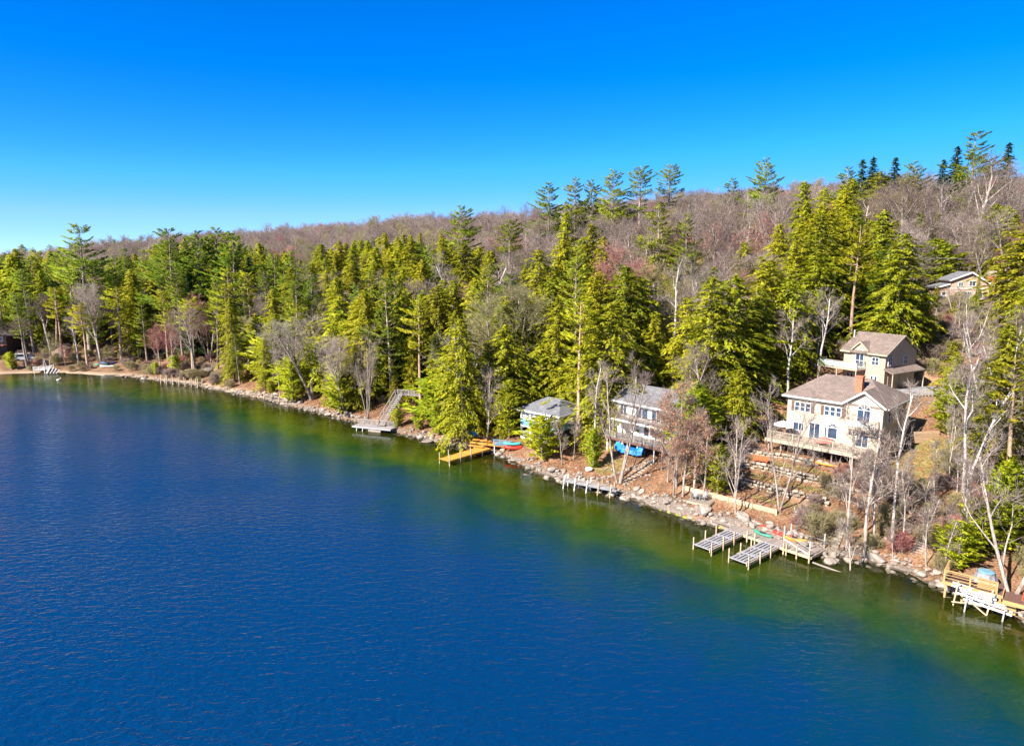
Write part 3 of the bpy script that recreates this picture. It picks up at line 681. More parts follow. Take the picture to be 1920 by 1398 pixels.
# evergreens of the middle slope
for key, x, y, Y, w, lab in [
    ('pine1',1082,470,122,1.15,'big bright pine with dark right side above the blue boathouse'), ('hemlock4',1175,500,112,1.15,'broad yellow-green hemlock left of the white birch stems'),
    ('hemlock1',1540,400,126,1.15,'huge golden-green hemlock towering left of the tan garage house'), ('hemlock0',1500,440,124,1.1,'tall hemlock left of the huge golden-green one'),
    ('hemlock4',1440,490,112,1.2,'wide hemlock standing behind the grey maple of the terraces'), ('hemlock3',1510,340,170,1.1,'conical evergreen on the upper slope below the right skyline'),
    ('pine1',1655,500,122,1.1,'blue-green pine with drooping tiers behind the tan garage house'), ('hemlock2',1738,545,114,1.0,'light green hemlock right of the tan garage house'),
    ('hemlock4',1335,520,100,1.1,'open olive hemlock with bare inner limbs behind the white cottage'), ('hemlock2',1290,560,106,1.1,'yellow-green hemlock rising behind the white cottage roof'),
    ('hemlock0',1230,590,108,1.0,'dense hemlock behind the left end of the white cottage roof'), ('hemlock3',1760,400,165,1.2,'dark green tree column beside the tall bare oak on the right slope'),
    ('cedar2',1760,450,150,1.9,'bright green rounded evergreen above the hillside cottage lawn'), ('birch2',1800,530,128,0.9,'bare birch screening the left wing of the hillside cottage'), ('vase1',1862,525,130,0.9,'bare tree screening the right half of the hillside cottage'), ('hemlock2',1790,565,126,0.8,'low hemlock before the porch of the hillside cottage'), ('hemlock5',1870,560,124,0.8,'low hemlock before the chimney end of the hillside cottage'), ('hemlock3',1838,512,131,0.6,'narrow green tree in front of the hillside cottage gable'), ('cedar2',1700,490,152,1.6,'bright green bushy evergreen left of the hillside lawn'),
    ('pine3',1858,690,80,1.35,'bright green tiered pine on the bank at the right edge'), ('pine3',1905,760,76,1.1,'lower green pine boughs behind the right edge birches'),
    ('hemlock2',1905,640,92,1.0,'olive hemlock behind the birches at the right edge'), ('hemlock0',1045,560,113,1.1,'olive hemlock with feathery top behind the red-barked pine'),
    ('hemlock3',1110,420,150,1.2,'conical hemlock on the slope left of the reddish bare maple'), ('hemlock1',1225,480,140,1.1,'dark evergreen beside the bright pointed pine'),
    ('hemlock3',1340,500,128,1.1,'pointed hemlock above the white birch clump on the middle slope'), ('hemlock0',1398,455,140,1.1,'hemlock on the slope left of the wide hemlock'),
    ('hemlock1',1462,420,142,1.1,'tall hemlock below the mauve rounded oak'), ('hemlock2',1010,470,140,1.0,'hemlock standing above the yellow budding tree'), ('pine3',1290,400,165,1.1,'green pine on the upper slope right of the bright pointed pine'),
    ('hemlock3',1060,400,165,1.0,'slim hemlock on the upper slope below the ridge pines'), ('hemlock0',1600,335,200,1.4,'rounded evergreen at the left of the skyline clump'), ('hemlock4',1650,322,205,1.4,'rounded evergreen in the middle of the skyline clump'),
    ('hemlock2',1705,330,200,1.4,'rounded evergreen at the right of the skyline clump'), ('hemlock2',1390,690,92,1.25,'young yellow-green hemlock between white cottage and cream house'), ('hemlock4',1300,640,97,0.9,'ragged hemlock right of the white cottage'),
    ('hemlock2',1415,650,103,1.0,'hemlock close behind the left corner of the cream house')]:
    TT(key, {'pine': 'pine_tree', 'cedar': 'cedar_tree', 'birch': 'birch_tree', 'vase': 'maple_tree'}.get(key[:-1], 'hemlock_tree'), lab, x, y, Y, None, w)
# shoreline evergreens
for key, x, y, yt, w, lab in [
    ('cedar1',1016,862,783,1.15,'round yellow-green hemlock bush in front of the blue boathouse'), ('cedar0',1112,877,806,0.8,'small open pine by the white boulder'),
    ('cedar0',746,800,766,1.1,'small round cedar bush beside the grey dock stairs'), ('cedar0',786,806,762,0.8,'upright cedar bush at the foot of the tall tan pine'),
    ('redpine0',789,782,560,1.1,'tall pine with bare tan trunk right of the grey dock stairs'), ('redpine1',1084,835,560,1.15,'tall red-barked pine beside the blue boathouse'),
    ('hemlock4',868,826,600,1.0,'large spreading hemlock over the bank left of the orange dock'), ('hemlock2',915,800,640,0.9,'dense hemlock between orange dock and blue boathouse'),
    ('hemlock2',668,768,650,1.1,'broad low hemlock overhanging the water left of the grey dock'), ('hemlock0',440,715,560,1.0,'golden evergreen at the end of the sandy left bank'),
    ('cedar2',550,755,665,1.1,'bright cedar leaning over the water right of the old dock frames'), ('cedar1',640,778,700,1.0,'low cedar on the rocks left of the grey dock'),
    ('cedar0',1345,925,835,1.0,'bright green young evergreen behind the grey chair platform'), ('cedar0',1310,905,820,0.9,'bright green bush among the pink-leaved saplings'),
    ('cedar0',1795,1068,985,1.3,'green bush behind the yellow deck railing'), ('cedar1',1840,1040,950,1.2,'green thicket bush below the big forked tree'),
    ('cedar0',22,692,660,1.0,'small yellow-green bush by the dark lakeside house'), ('cedar1',293,703,680,0.7,'low green bush on the left beach bank'), ('cedar1',330,700,667,0.8,'green shrub under the pink bare trees')]:
    TB(key, {'h': 'hemlock_tree', 'c': 'cedar_bush', 'r': 'pine_tree'}[key[0]], lab, x, y, yt, None, w, 'tree' if key[0] != 'c' else 'bush')
# bare broadleaf trees one can pick out
for key, nm, x, y, yt, w, lab in [
    ('vase0','maple_tree',1160,905,655,0.95,'big grey many-stemmed bare maple on the shore before the white cottage'),
    ('birch3','birch_tree',1116,850,668,0.9,'slim white birch left of the grey many-stemmed maple'),
    ('vase1','maple_tree',1461,955,700,0.8,'straight grey bare maple on the terrace below the cream house'),
    ('vase1','maple_tree',1381,963,770,0.9,'small forked bare tree at the water by the finger docks'),
    ('sapling2','alder_tree',1587,1036,740,0.7,'tall thin bare tree at the right end of the dock walkway'),
    ('sapling0','alder_tree',1620,1043,770,1.1,'slender forked bare tree on the rocks right of the docks'), ('sapling1','alder_tree',1640,1028,800,1.0,'thin bare stem just right of the slender forked tree'),
    ('birch3','birch_tree',1673,1016,700,0.75,'white birch in front of the right corner of the cream house'), ('sapling2','alder_tree',1692,1035,850,1.0,'short pale sapling right of the white birch'),
    ('birch1','birch_tree',1792,968,690,1.0,'leaning forked white birch over the yellow lawn'), ('birch0','birch_tree',1803,960,640,1.0,'upright mottled birch behind the leaning forked birch'),
    ('vase1','maple_tree',1898,1122,800,1.2,'thick-trunked forked grey tree beside the yellow deck'), ('sapling1','alder_tree',1737,1062,930,1.2,'crooked small tree by the wooden steps'),
    ('sapling0','alder_tree',1770,1075,960,0.9,'thin grey stem at the corner of the yellow deck'), ('birch2','birch_tree',1851,800,560,1.0,'spreading white birch above the bright green pine'),
    ('birch2','birch_tree',1912,870,600,1.0,'white birch cut by the right edge of the picture'), ('birch0','birch_tree',1868,640,545,1.0,'small white birch below the hillside cottage'),
    ('birch2','birch_tree',1825,660,555,1.1,'branching white birch left below the hillside cottage'),
    ('hardwood2','oak_tree',1818,508,272,1.0,'tall pale bare tree left of the hillside cottage roof'), ('hardwood2','oak_tree',1864,480,290,0.9,'tall bare tree with clear stem behind the hillside cottage'),
    ('hardwood0','oak_tree',1912,465,285,1.1,'wide bare oak at the right edge of the skyline'), ('hardwood1','oak_tree',1682,515,318,1.1,'spreading bare oak standing alone above the tan garage house'),
    ('hardwood3','oak_tree',1618,560,420,1.0,'grey bare tree between the golden hemlock and the spreading oak'),
    ('maple1','maple_tree',366,690,540,0.9,'tall reddish bare maple on the left beach bank'), ('maple1','maple_tree',303,702,598,0.9,'left pink bare tree of the pair by the water'),
    ('maple0','maple_tree',322,702,600,0.85,'right pink bare tree of the pair by the water'), ('maple0','maple_tree',392,672,585,1.0,'round reddish bare tree beside the sandy slope'),
    ('aspen1','aspen_tree',94,688,620,1.0,'small pale budding tree by the far white dock'), ('maple0','maple_tree',124,690,645,1.0,'little reddish-brown bare tree on the left beach'),
    ('vase0','maple_tree',690,785,640,0.7,'forked pale tree leaning out beside the grey dock'), ('vase1','maple_tree',912,826,672,0.95,'pale bare tree behind the orange dock'),
    ('sapling2','alder_tree',525,742,640,1.0,'thin curved pale tree over the old dock frames'), ('sapling0','alder_tree',1053,872,780,1.1,'thin bare stem right of the round hemlock bush'),
    ('sapling1','alder_tree',1075,862,770,1.1,'twin thin bare stems behind the shore rocks')]:
    TB(key, nm, lab, x, y, yt, None, w)
for key, nm, x, yt, Y, w, lab in [
    ('maple0','maple_tree',1140,445,135,1.35,'wide reddish budding maple on the slope right of the bright pine'), ('aspen0','aspen_tree',985,520,122,1.4,'big pale yellow budding tree filling the gap above the boathouse'),
    ('aspen1','aspen_tree',930,545,120,1.1,'pale yellow budding tree left of the biggest one'), ('birch3','birch_tree',1270,470,125,1.1,'clump of white birch stems on the middle slope'),
    ('birch2','birch_tree',1300,485,124,1.0,'right white birch of the slope clump'), ('birch0','birch_tree',1215,530,118,0.9,'white birch rising behind the broad hemlock'),
    ('hardwood3','oak_tree',1350,372,165,1.3,'wide rounded bare oak on the upper slope'), ('hardwood1','oak_tree',1470,350,175,1.3,'mauve rounded bare oak below the twin pine'),
    ('birch1','birch_tree',900,470,150,1.0,'white leaning birch on the slope below the tufted pine'), ('birch1','birch_tree',880,465,152,0.9,'left white birch of the slope pair'),
    ('hardwood4','maple_tree',640,620,128,0.9,'grey bare tree tangled in the shoreline hemlocks'), ('vase1','maple_tree',690,600,128,0.9,'grey bare tree behind the forked pale tree'),
    ('hardwood4','maple_tree',175,520,186,0.8,'pale dead-looking tree among the left shore pines')]:
    TT(key, nm, lab, x, yt, Y, None, w)
beech_lab = ['pink-leaved beech sapling at the left of the thicket by the stone steps','tallest pink-leaved beech of the thicket by the stone steps','pink-leaved beech beside the white cottage deck',
             'pink-leaved beech sapling nearest the water in the thicket','pink-leaved beech sapling at the right of the thicket','pink-leaved beech leaning over the grey chair platform','thin pink-leaved beech in the middle of the thicket']
for k, (x, y, yt) in enumerate([(1252,905,745),(1268,912,700),(1240,880,720),(1280,930,770),(1300,925,760),(1318,938,790),(1262,930,800)]):
    TB('beech%d' % (k % 2), 'beech_tree', beech_lab[k], x, y, yt, None, 1.0, r=0.5)
TB('cedar2', 'cedar_bush', 'dark evergreen behind the boathouse left corner', 955, 822, 715, None, 1.1, 'bush')

# ---------------------------------------------------------------- the forest
# rows of the photograph above which the evergreens give way to bare woods
EDGE_X = [-200,0,100,200,290,360,450,520,580,650,720,800,860,930,1000,1080,1150,1220,1300,1360,1420,1480,1540,1600,1660,1720,1800,1920,2100]
EDGE_Y = [485,480,482,492,462,455,462,480,470,452,440,448,465,480,490,450,480,540,560,530,500,410,360,350,420,430,420,400,400]
KEEP_CLEAR = [  # x0, y0, x1, y1 in the photograph and the distance of what must stay in view there
    (972,742,1095,850,101), (1125,728,1262,870,90), (1360,700,1720,960,80), (1545,622,1725,735,99), (1735,520,1885,600,134), (1670,720,1780,900,86),
    (1285,890,1920,1180,60), (1020,850,1260,930,84), (815,815,1000,880,100), (655,755,800,815,117), (1600,850,1920,1100,60), (240,655,420,730,158), (180,650,300,695,176)]
def blocked(X, Y, H, R, zb):
    x0, y0 = to_px(X, Y, zb+H); x1, y1 = to_px(X, Y, zb+0.8); w = F_PX*R/Y*0.75; c = (x0+x1)/2
    for a0, b0, a1, b1, d in KEEP_CLEAR:
        if c+w > a0 and c-w < a1 and y1 > b0 and y0 < b1 and Y < d+9: return True
    return False
def free(X, Y, r):
    return all((X-a)**2 + (Y-b)**2 > (r+q*0.5)**2 for a, b, q in TAKEN) and all(math.hypot(X-c[0], Y-c[1]) > r0+1.5 for c, r0, _, _ in PADS)
WALLS_U = (-9, 20)
cands = []
r_ = np.random.default_rng(11)
pts_x = r_.uniform(-260, 210, 60000); pts_y = r_.uniform(50, 520, 60000)
ps, parc = shore_dist(pts_x, pts_y); ph = height(pts_x, pts_y)
grid = {}
def near_free(X, Y, d):
    i, j = int(X//8), int(Y//8)
    return all((X-a)**2 + (Y-b)**2 > (0.5*(d+e))**2 for di in (-1,0,1) for dj in (-1,0,1) for a, b, e in grid.get((i+di, j+dj), ()))
evergreen, bare_trees, far_ever, far_bare = [], [], [], []
for X, Y, s, h in zip(pts_x, pts_y, ps, ph):
    if s < 2.6: continue
    bx, by = to_px(X, Y, h + 10)
    if bx < -120 or bx > 2060: continue
    if X > -66 or True:
        u = (X-HO[0])*HU[0] + (Y-HO[1])*HU[1]; v = (X-HO[0])*HV[0] + (Y-HO[1])*HV[1]
        if -9 < u < 19 and -22 < v < 12: continue
    if X < -66 and s < 3.2: continue
    tx, ty = to_px(X, Y, h + 19)
    lim = np.interp(tx, EDGE_X, EDGE_Y)
    ev = ty > lim - 6
    n_ = vnoise(X, Y, 26, 9)
    if ev and 930 < tx < 1460 and n_ > 0.22 and s > 9: ev = False
    if ev and r_.random() < (0.24 if s > 5 else 0.08): ev = False
    if (not ev) and s > 45 and r_.random() < (0.36 if 960 < tx < 1700 and ty > 370 else 0.22 if tx > 1700 else 0.015): ev = True
    d = 4.4 if ev else (4.6 if s < 120 else 5.4)
    if X < -66 and s < 30: d = 4.8
    if not near_free(X, Y, d) or not free(X, Y, d*0.55): continue
    if ev:
        H = float(np.clip(r_.normal(18.5, 3.2), 11, 25)*(1.12 if X < -60 else 1.0)); H = min(H, max(9, 19 + (ty-lim+6)*Y/F_PX*1.0 + r_.normal(0, 1.3)))
        if s < 7 and X > -66: H *= r_.uniform(0.45, 0.8)
        key = r_.choice(['hemlock0','hemlock1','hemlock2','hemlock3','hemlock4','hemlock5','hemlock6','hemlock7','pine1','pine3','redpine0','spruce1'], p=[.11,.10,.10,.10,.10,.11,.08,.09,.09,.07,.03,.02])
        if X < -60: key = r_.choice(['hemlock1','hemlock7','pine0','pine1','pine2','spruce0','redpine1','hemlock6'], p=[.14,.12,.18,.20,.12,.05,.08,.11])
        if X < -66 and s < 16: key = r_.choice(['pine2','pine0','redpine1','redpine0'])
        if blocked(X, Y, H, 3.6, h): 
            continue
        evergreen.append((Y, X, H, str(key), s))
    else:
        H = float(np.clip(r_.normal(15.5, 2.2), 10, 20))
        key = r_.choice(['hardwood0','hardwood1','hardwood2','hardwood3','hardwood4','maple0','aspen1','birch0','birch2','vase1'], p=[.13,.12,.13,.11,.13,.05,.11,.06,.06,.10])
        if blocked(X, Y, H, 3.4, h): continue
        bare_trees.append((Y, X, H, str(key), s))
    grid.setdefault((int(X//8), int(Y//8)), []).append((X, Y, d))
for X, Y, s, h in zip(pts_x, pts_y, ps, ph):
    if s < 0.9 or s > 14 or X < -64 or X > 24: continue
    tx, ty = to_px(X, Y, h)
    if tx < 395 or tx > 1340: continue
    H = float(r_.uniform(3.5, 9.0)) if s < 6 else float(r_.uniform(6, 12))
    if not near_free(X, Y, 2.0) or not free(X, Y, 1.0) or blocked(X, Y, H, 2.2, h): continue
    if r_.random() < 0.3: bare_trees.append((Y, X, max(H, 6.0), str(r_.choice(['vase1','aspen0','sapling1','sapling2','vase0'])), s))
    else: evergreen.append((Y, X, H, str(r_.choice(['cedar0','cedar1','cedar2','hemlock2'], p=[.2,.2,.3,.3])), s)); grid.setdefault((int(X//8), int(Y//8)), []).append((X, Y, 2.0))
evergreen.sort(); bare_trees.sort()
def in_view(q):
    x, y = to_px(q[1], q[0], hz(q[1], q[0]) + q[2]*0.7); return -30 < x < 1950
LM = [(30,660,'the dark lakeside house'),(146,450,'the spire-topped pine'),(75,690,'the far white dock'),(210,685,'the white canoe'),(313,460,'the broad dense pine'),(366,600,'the tall reddish maple'),
      (335,715,'the row of dock posts'),(385,690,'the sandy slope'),(515,745,'the leaning dock posts'),(420,460,'the layered pine pair'),(690,720,'the forked pale tree'),(740,780,'the grey dock stairs'),
      (790,640,'the tan-trunked pine'),(865,410,'the rounded hillside pine'),(870,850,'the orange dock'),(955,440,'the tufted pine'),(985,580,'the yellow budding tree'),(1030,790,'the blue boathouse'),
      (1082,540,'the big bright pine'),(1140,480,'the reddish slope maple'),(1150,330,'the broad ridge pine'),(1190,760,'the white cottage'),(1270,540,'the white birch clump'),(1238,400,'the bright pointed pine'),
      (1350,420,'the rounded bare oak'),(1437,320,'the twin-topped pine'),(1580,760,'the cream house'),(1560,520,'the huge golden hemlock'),(1650,320,'the skyline evergreen clump'),(1640,660,'the tan garage house'),
      (1682,400,'the spreading bare oak'),(1830,545,'the hillside cottage'),(1834,270,'the tallest skyline pine'),(1858,760,'the bright tiered pine'),(560,560,'the dense hemlock bank'),(250,600,'the tall beach trunks')]
def where(x, y):
    a, b, nm = min(LM, key=lambda l: (l[0]-x)**2 + (l[1]-y)**2); dx, dy = x-a, y-b; d = math.hypot(dx, dy)
    v = 'above' if dy < 0 else 'below'; h = 'left' if dx < 0 else 'right'
    if abs(dx) > 2.2*abs(dy): t = f'{h} of'
    elif abs(dy) > 2.2*abs(dx): t = v
    else: t = f'{v} and {h} of'
    return ('close ' if d < 45 else 'a little ' if d < 85 else 'well ') + t + ' ' + nm
def size_word(H, key): return 'tall ' if H > 21 else 'short ' if H < 9 else 'mid-sized ' if H < 15 else ''
KIND = {'hemlock': ('hemlock_tree', 'yellow-green hemlock'), 'pine': ('pine_tree', 'layered green pine'), 'redpine': ('pine_tree', 'clear-stemmed pine'),
        'spruce': ('spruce_tree', 'dark pointed spruce'), 'hardwood': ('bare_tree', 'leafless grey-mauve tree'), 'maple': ('maple_tree', 'leafless reddish maple'),
        'cedar': ('cedar_bush', 'young bright green cedar'), 'aspen': ('aspen_tree', 'leafless yellowish aspen'), 'birch': ('birch_tree', 'leafless white birch'), 'vase': ('maple_tree', 'forked leafless tree'), 'sapling': ('sapling_tree', 'thin leafless sapling')}
SPEC = []                                                            # every tree of the woods that stands on its own, before it is planted
def plant(lst, n):
    rest = []; c = 0
    for q in lst:
        Y, X, H, key, s = q
        if c < n and in_view(q):
            kk = key.rstrip('0123456789'); nm, lab = KIND[kk]
            SPEC.append((key, nm, size_word(H, key) + lab, X, Y, H, KIND[kk][1] + ' trees of the wooded slope', random.uniform(1.05, 1.5))); c += 1
        else: rest.append(q)
    return rest
rest = plant(evergreen, 290) + plant(bare_trees, 230)
rr = np.random.default_rng(77)
cnt = 0
for _ in range(2600):
    px, py = rr.uniform(1560, 1935), rr.uniform(585, 1075)
    if px < 1775 and (py < 930 or rr.random() < 0.35) and not (px > 1712 and py < 640): continue
    if px < 1560 + (1050-py)*0.3: continue
    if px > 1760 and py > 1045: continue
    X, Y, Z = hit(px, py)
    if any(math.hypot(X-c[0], Y-c[1]) < r0+0.8 for c, r0, _, _ in PADS) or (59 < X < 80 and 97 < Y < 107.5): continue
    if not near_free(X, Y, 2.2) or not free(X, Y, 0.5): continue
    kd = rr.choice(['birch0','birch2','birch3','sapling0','sapling1','sapling2','cedar2','hemlock2','vase1'], p=[.10,.08,.10,.16,.14,.12,.10,.14,.06]); H = float(rr.uniform(5, 9.5))
    if py < 660: H = min(H, 5.0)
    if px < 1775 and py > 640:
        H = float(rr.uniform(3.5, 7.5)); kd = rr.choice(['sapling0','sapling1','sapling2','birch3'])
    grid.setdefault((int(X//8), int(Y//8)), []).append((X, Y, 2.6)); kk = kd.rstrip('0123456789')
    nm, lab = {'birch': ('birch_tree','leafless white birch'), 'sapling': ('sapling_tree','thin leafless sapling'), 'cedar': ('cedar_bush','bright green cedar bush'), 'hemlock': ('hemlock_tree','young green hemlock'), 'vase': ('maple_tree','forked leafless maple')}[kk]
    SPEC.append((str(kd), nm, size_word(H, kd) + lab, X, Y, H, lab + ' trees of the right bank', 1.0)); cnt += 1
    if cnt >= 150: break

ZS = height(np.array([q[3] for q in SPEC]), np.array([q[4] for q in SPEC])); by = {}
for k, q in enumerate(SPEC):
    x, y = to_px(q[3], q[4], float(ZS[k]) + q[5]*0.6); by.setdefault(q[2] + ' ' + where(x, y), []).append((x, k))
NTH = ['second', 'third', 'fourth', 'fifth', 'sixth', 'seventh', 'eighth', 'ninth', 'tenth', 'eleventh', 'twelfth']
for lab, ks in by.items():
    ks.sort(); n = len(ks)
    for i, (x, k) in enumerate(ks):
        pre = '' if n == 1 else 'leftmost ' if i == 0 else 'rightmost ' if i == n-1 else 'middle ' if n == 3 else NTH[min(i-1, 10)] + ' leftmost '
        key, nm, _, X, Y, H, grp, wd = SPEC[k]
        tree(key, nm, pre + lab, 'bush' if 'cedar' in key else 'tree', X, Y, H, grp, wide=wd, Z=float(ZS[k]), lean=(random.gauss(0, 0.03), random.gauss(0, 0.03)))

# the rest of the hill forest: one mass, trees set out as instances on points
def scatter(name, items, keys, kind_label, cat):
    src = bpy.data.collections.new(name + '_kinds')
    order = sorted(set(keys))
    for i, k in enumerate(order):
        h0, parts = PROTO[k]
        me = bpy.data.meshes.new(name + k)
        Vs, Ts, mi, off = [], [], [], 0; mats = []; Ns = []
        for pi, (n, pm) in enumerate(parts):
            v = np.empty(len(pm.vertices)*3, np.float32); pm.vertices.foreach_get('co', v); t = np.empty(len(pm.loops), np.int32); pm.loops.foreach_get('vertex_index', t)
            Vs.append(v.reshape(-1,3)/h0); Ts.append(t.reshape(-1,3) + off); off += len(v)//3; mi.append(np.full(len(t)//3, pi, np.int32)); mats.append(pm.materials[0]); ln = np.empty(len(pm.loops)*3, np.float32); pm.corner_normals.foreach_get('vector', ln); Ns.append(ln.reshape(-1,3))
        me = mesh_np(name + k, np.concatenate(Vs), np.concatenate(Ts))
        for mt in mats: me.materials.append(mt)
        me.polygons.foreach_set('material_index', np.concatenate(mi)); me.polygons.foreach_set('use_smooth', np.ones(len(me.polygons), bool)); me.normals_split_custom_set(np.concatenate(Ns).tolist())
        o = bpy.data.objects.new('%02d_' % i + k, me); src.objects.link(o)
    P_ = np.array([it[:3] for it in items], np.float32)
    pm = bpy.data.meshes.new(name); pm.vertices.add(len(P_)); pm.vertices.foreach_set('co', P_.ravel())
    a = pm.attributes.new('size', 'FLOAT_VECTOR', 'POINT'); S_ = np.array([(it[3]*it[5], it[3]*it[5], it[3]) for it in items], np.float32); a.data.foreach_set('vector', S_.ravel())
    a = pm.attributes.new('which', 'INT', 'POINT'); a.data.foreach_set('value', np.array([order.index(it[4]) for it in items], np.int32))
    a = pm.attributes.new('turn', 'FLOAT_VECTOR', 'POINT'); tv = np.zeros((len(P_),3), np.float32); tv[:,2] = np.random.default_rng(5).uniform(0, 6.28, len(P_)); a.data.foreach_set('vector', tv.ravel())
    ng = bpy.data.node_groups.new(name + '_scatter', 'GeometryNodeTree')
    ng.interface.new_socket('Geometry', in_out='INPUT', socket_type='NodeSocketGeometry'); ng.interface.new_socket('Geometry', in_out='OUTPUT', socket_type='NodeSocketGeometry')
    N = ng.nodes; gi, go = N.new('NodeGroupInput'), N.new('NodeGroupOutput'); ci = N.new('GeometryNodeCollectionInfo'); ip = N.new('GeometryNodeInstanceOnPoints')
    ci.inputs['Collection'].default_value = src; ci.inputs['Separate Children'].default_value = True; ci.inputs['Reset Children'].default_value = True
    ip.inputs['Pick Instance'].default_value = True
    def na(nm, tp):
        q = N.new('GeometryNodeInputNamedAttribute'); q.data_type = tp; q.inputs['Name'].default_value = nm; return q.outputs['Attribute']
    L = ng.links; L.new(gi.outputs[0], ip.inputs['Points']); L.new(ci.outputs[0], ip.inputs['Instance']); L.new(na('which','INT'), ip.inputs['Instance Index'])
    er = N.new('FunctionNodeEulerToRotation'); L.new(na('turn','FLOAT_VECTOR'), er.inputs[0]); L.new(er.outputs[0], ip.inputs['Rotation']); L.new(na('size','FLOAT_VECTOR'), ip.inputs['Scale'])
    L.new(ip.outputs[0], go.inputs[0])
    o = link(bpy.data.objects.new(name, pm)); md = o.modifiers.new('scatter', 'NODES'); md.node_group = ng
    o['kind'] = 'stuff'; o['label'] = kind_label; o['category'] = cat
    return o
rs = np.random.default_rng(21)
items = [(X, Y, hz(X, Y), H, k, float(rs.uniform(0.9, 1.25))) for Y, X, H, k, s in rest]
# beyond the first slope, thinner towards the far ridge
fx = rs.uniform(-700, 500, 9000); fy = rs.uniform(200, 1100, 9000); fs, _ = shore_dist(fx, fy); fh = height(fx, fy)
for X, Y, s, h in zip(fx, fy, fs, fh):
    px_ = 960 + F_PX*X/Y
    if s < 6 or px_ < -60 or px_ > 1980: continue
    if -260 < X < 210 and Y < 520: continue
    ev = rs.random() < (0.02 if X > -150 else 0.10)
    k = rs.choice(['pine1','spruce0','hemlock0']) if ev else rs.choice(['hardwood0','hardwood1','hardwood2','hardwood3'])
    items.append((X, Y, h, float(rs.uniform(17, 21) if ev else rs.uniform(13, 17)), str(k), 1.35))
scatter('hill_forest', items, [it[4] for it in items], 'bare mauve woods and scattered evergreens covering the hill behind', 'forest')
# brush and saplings under the trees
items = []
bx_ = rs.uniform(-150, 115, 17000); by_ = rs.uniform(50, 200, 17000); bs, _ = shore_dist(bx_, by_); bh = height(bx_, by_)
for X, Y, s, h in zip(bx_, by_, bs, bh):
    if s < 1.2 or s > 110: continue
    u = (X-HO[0])*HU[0] + (Y-HO[1])*HU[1]; v = (X-HO[0])*HV[0] + (Y-HO[1])*HV[1]
    if -8 < u < (8.5 if v < -6 else 11) and -22 < v < 10: continue
    right = (u > 8.5 and v < -2) or to_px(X, Y, h)[0] > 1775 or (X > 52 and s > 50)
    if rs.random() > (0.45 if right else 0.22 if (X < -66 and s < 22) else 0.06): continue
    if any(math.hypot(X-c[0], Y-c[1]) < r0+0.5 for c, r0, _, _ in PADS): continue
    px_, py_ = to_px(X, Y, h+1)
    if any(a0-5 < px_ < a1+5 and b0 < py_ < b1 and d < 200 for a0, b0, a1, b1, d in KEEP_CLEAR[:6] + KEEP_CLEAR[7:10]) and not right: continue
    if 1760 < px_ < 1925 and py_ > 1060: continue
    items.append((X, Y, h, float(rs.uniform(1.2, 3.2)), str(rs.choice(['brush0','brush1','brush2'], p=[.5,.35,.15])), 1.0))
scatter('underbrush', items, [it[4] for it in items], 'leafless brush tangled under the shore trees', 'brush')
print('counts', len(evergreen), len(bare_trees), len(rest), len(items))

# ---------------------------------------------------------------- building helpers
def fpt(F, a, b, c):
    """facade coordinates: a along, b outwards, c up"""
    f, p = F
    return {'front': (a, p-b, c), 'back': (a, p+b, c), 'right': (p+b, a, c), 'left': (p-b, a, c)}[f]
def fbox(mb, F, a0, a1, b0, b1, c0, c1):
    p, q = fpt(F, a0, b0, c0), fpt(F, a1, b1, c1)
    return mb.box(min(p[0],q[0]), max(p[0],q[0]), min(p[1],q[1]), max(p[1],q[1]), p[2], q[2])
def window(par, F, a, c, w, h, cols=1, rows=1, fr='white', arch=False, name='window', t=0.09):
    """frame with bars, and the pane behind it as its own sub-part"""
    m = MB(); k = t
    fbox(m, F, a, a+k, 0, 0.09, c, c+h); fbox(m, F, a+w-k, a+w, 0, 0.09, c, c+h); fbox(m, F, a+k, a+w-k, 0, 0.10, c, c+k)
    if not arch: fbox(m, F, a+k, a+w-k, 0, 0.10, c+h-k, c+h)
    for i in range(1, cols): x = a + w*i/cols; fbox(m, F, x-0.035, x+0.035, 0.02, 0.075, c+k, c+h-(0 if arch else k))
    for i in range(1, rows): z = c + h*i/rows; fbox(m, F, a+k, a+w-k, 0.02, 0.07, z-0.03, z+0.03)
    if arch:
        cx, r = a+w/2, w/2; n = 10; fbox(m, F, a+k, a+w-k, 0.0, 0.085, c+h-k/2, c+h+k/2)
        for i in range(n):
            t0, t1 = math.pi*i/n, math.pi*(i+1)/n
            m.beam(fpt(F, cx+math.cos(t0)*(r-k/2), 0.05, c+h+math.sin(t0)*(r-k/2)), fpt(F, cx+math.cos(t1)*(r-k/2), 0.05, c+h+math.sin(t1)*(r-k/2)), k, 0.1)
        for t0 in (math.pi*0.25, math.pi*0.5, math.pi*0.75):
            m.beam(fpt(F, cx, 0.045, c+h), fpt(F, cx+math.cos(t0)*(r-k), 0.045, c+h+math.sin(t0)*(r-k)), 0.05, 0.05)
    o = m.build(name, M[fr], par)
    g = MB(); fbox(g, F, a+k*0.5, a+w-k*0.5, 0.005, 0.03, c+k*0.5, c+h-(0 if arch else k*0.5)); g.build('pane', M['glass'], o)
    if arch:
        g = MB(); pts = [(a+w/2 + math.cos(math.pi*i/12)*(w/2-k*0.5), c+h + math.sin(math.pi*i/12)*(w/2-k*0.5)) for i in range(13)]
        v = [fpt(F, p[0], 0.005, p[1]) for p in pts] + [fpt(F, p[0], 0.03, p[1]) for p in pts]; n = 13
        g.add(v, [tuple(range(n)), tuple(range(2*n-1,n-1,-1))] + [(i,(i+1)%n,n+(i+1)%n,n+i) for i in range(n)]); g.build('pane', M['glass'], o)
    return o
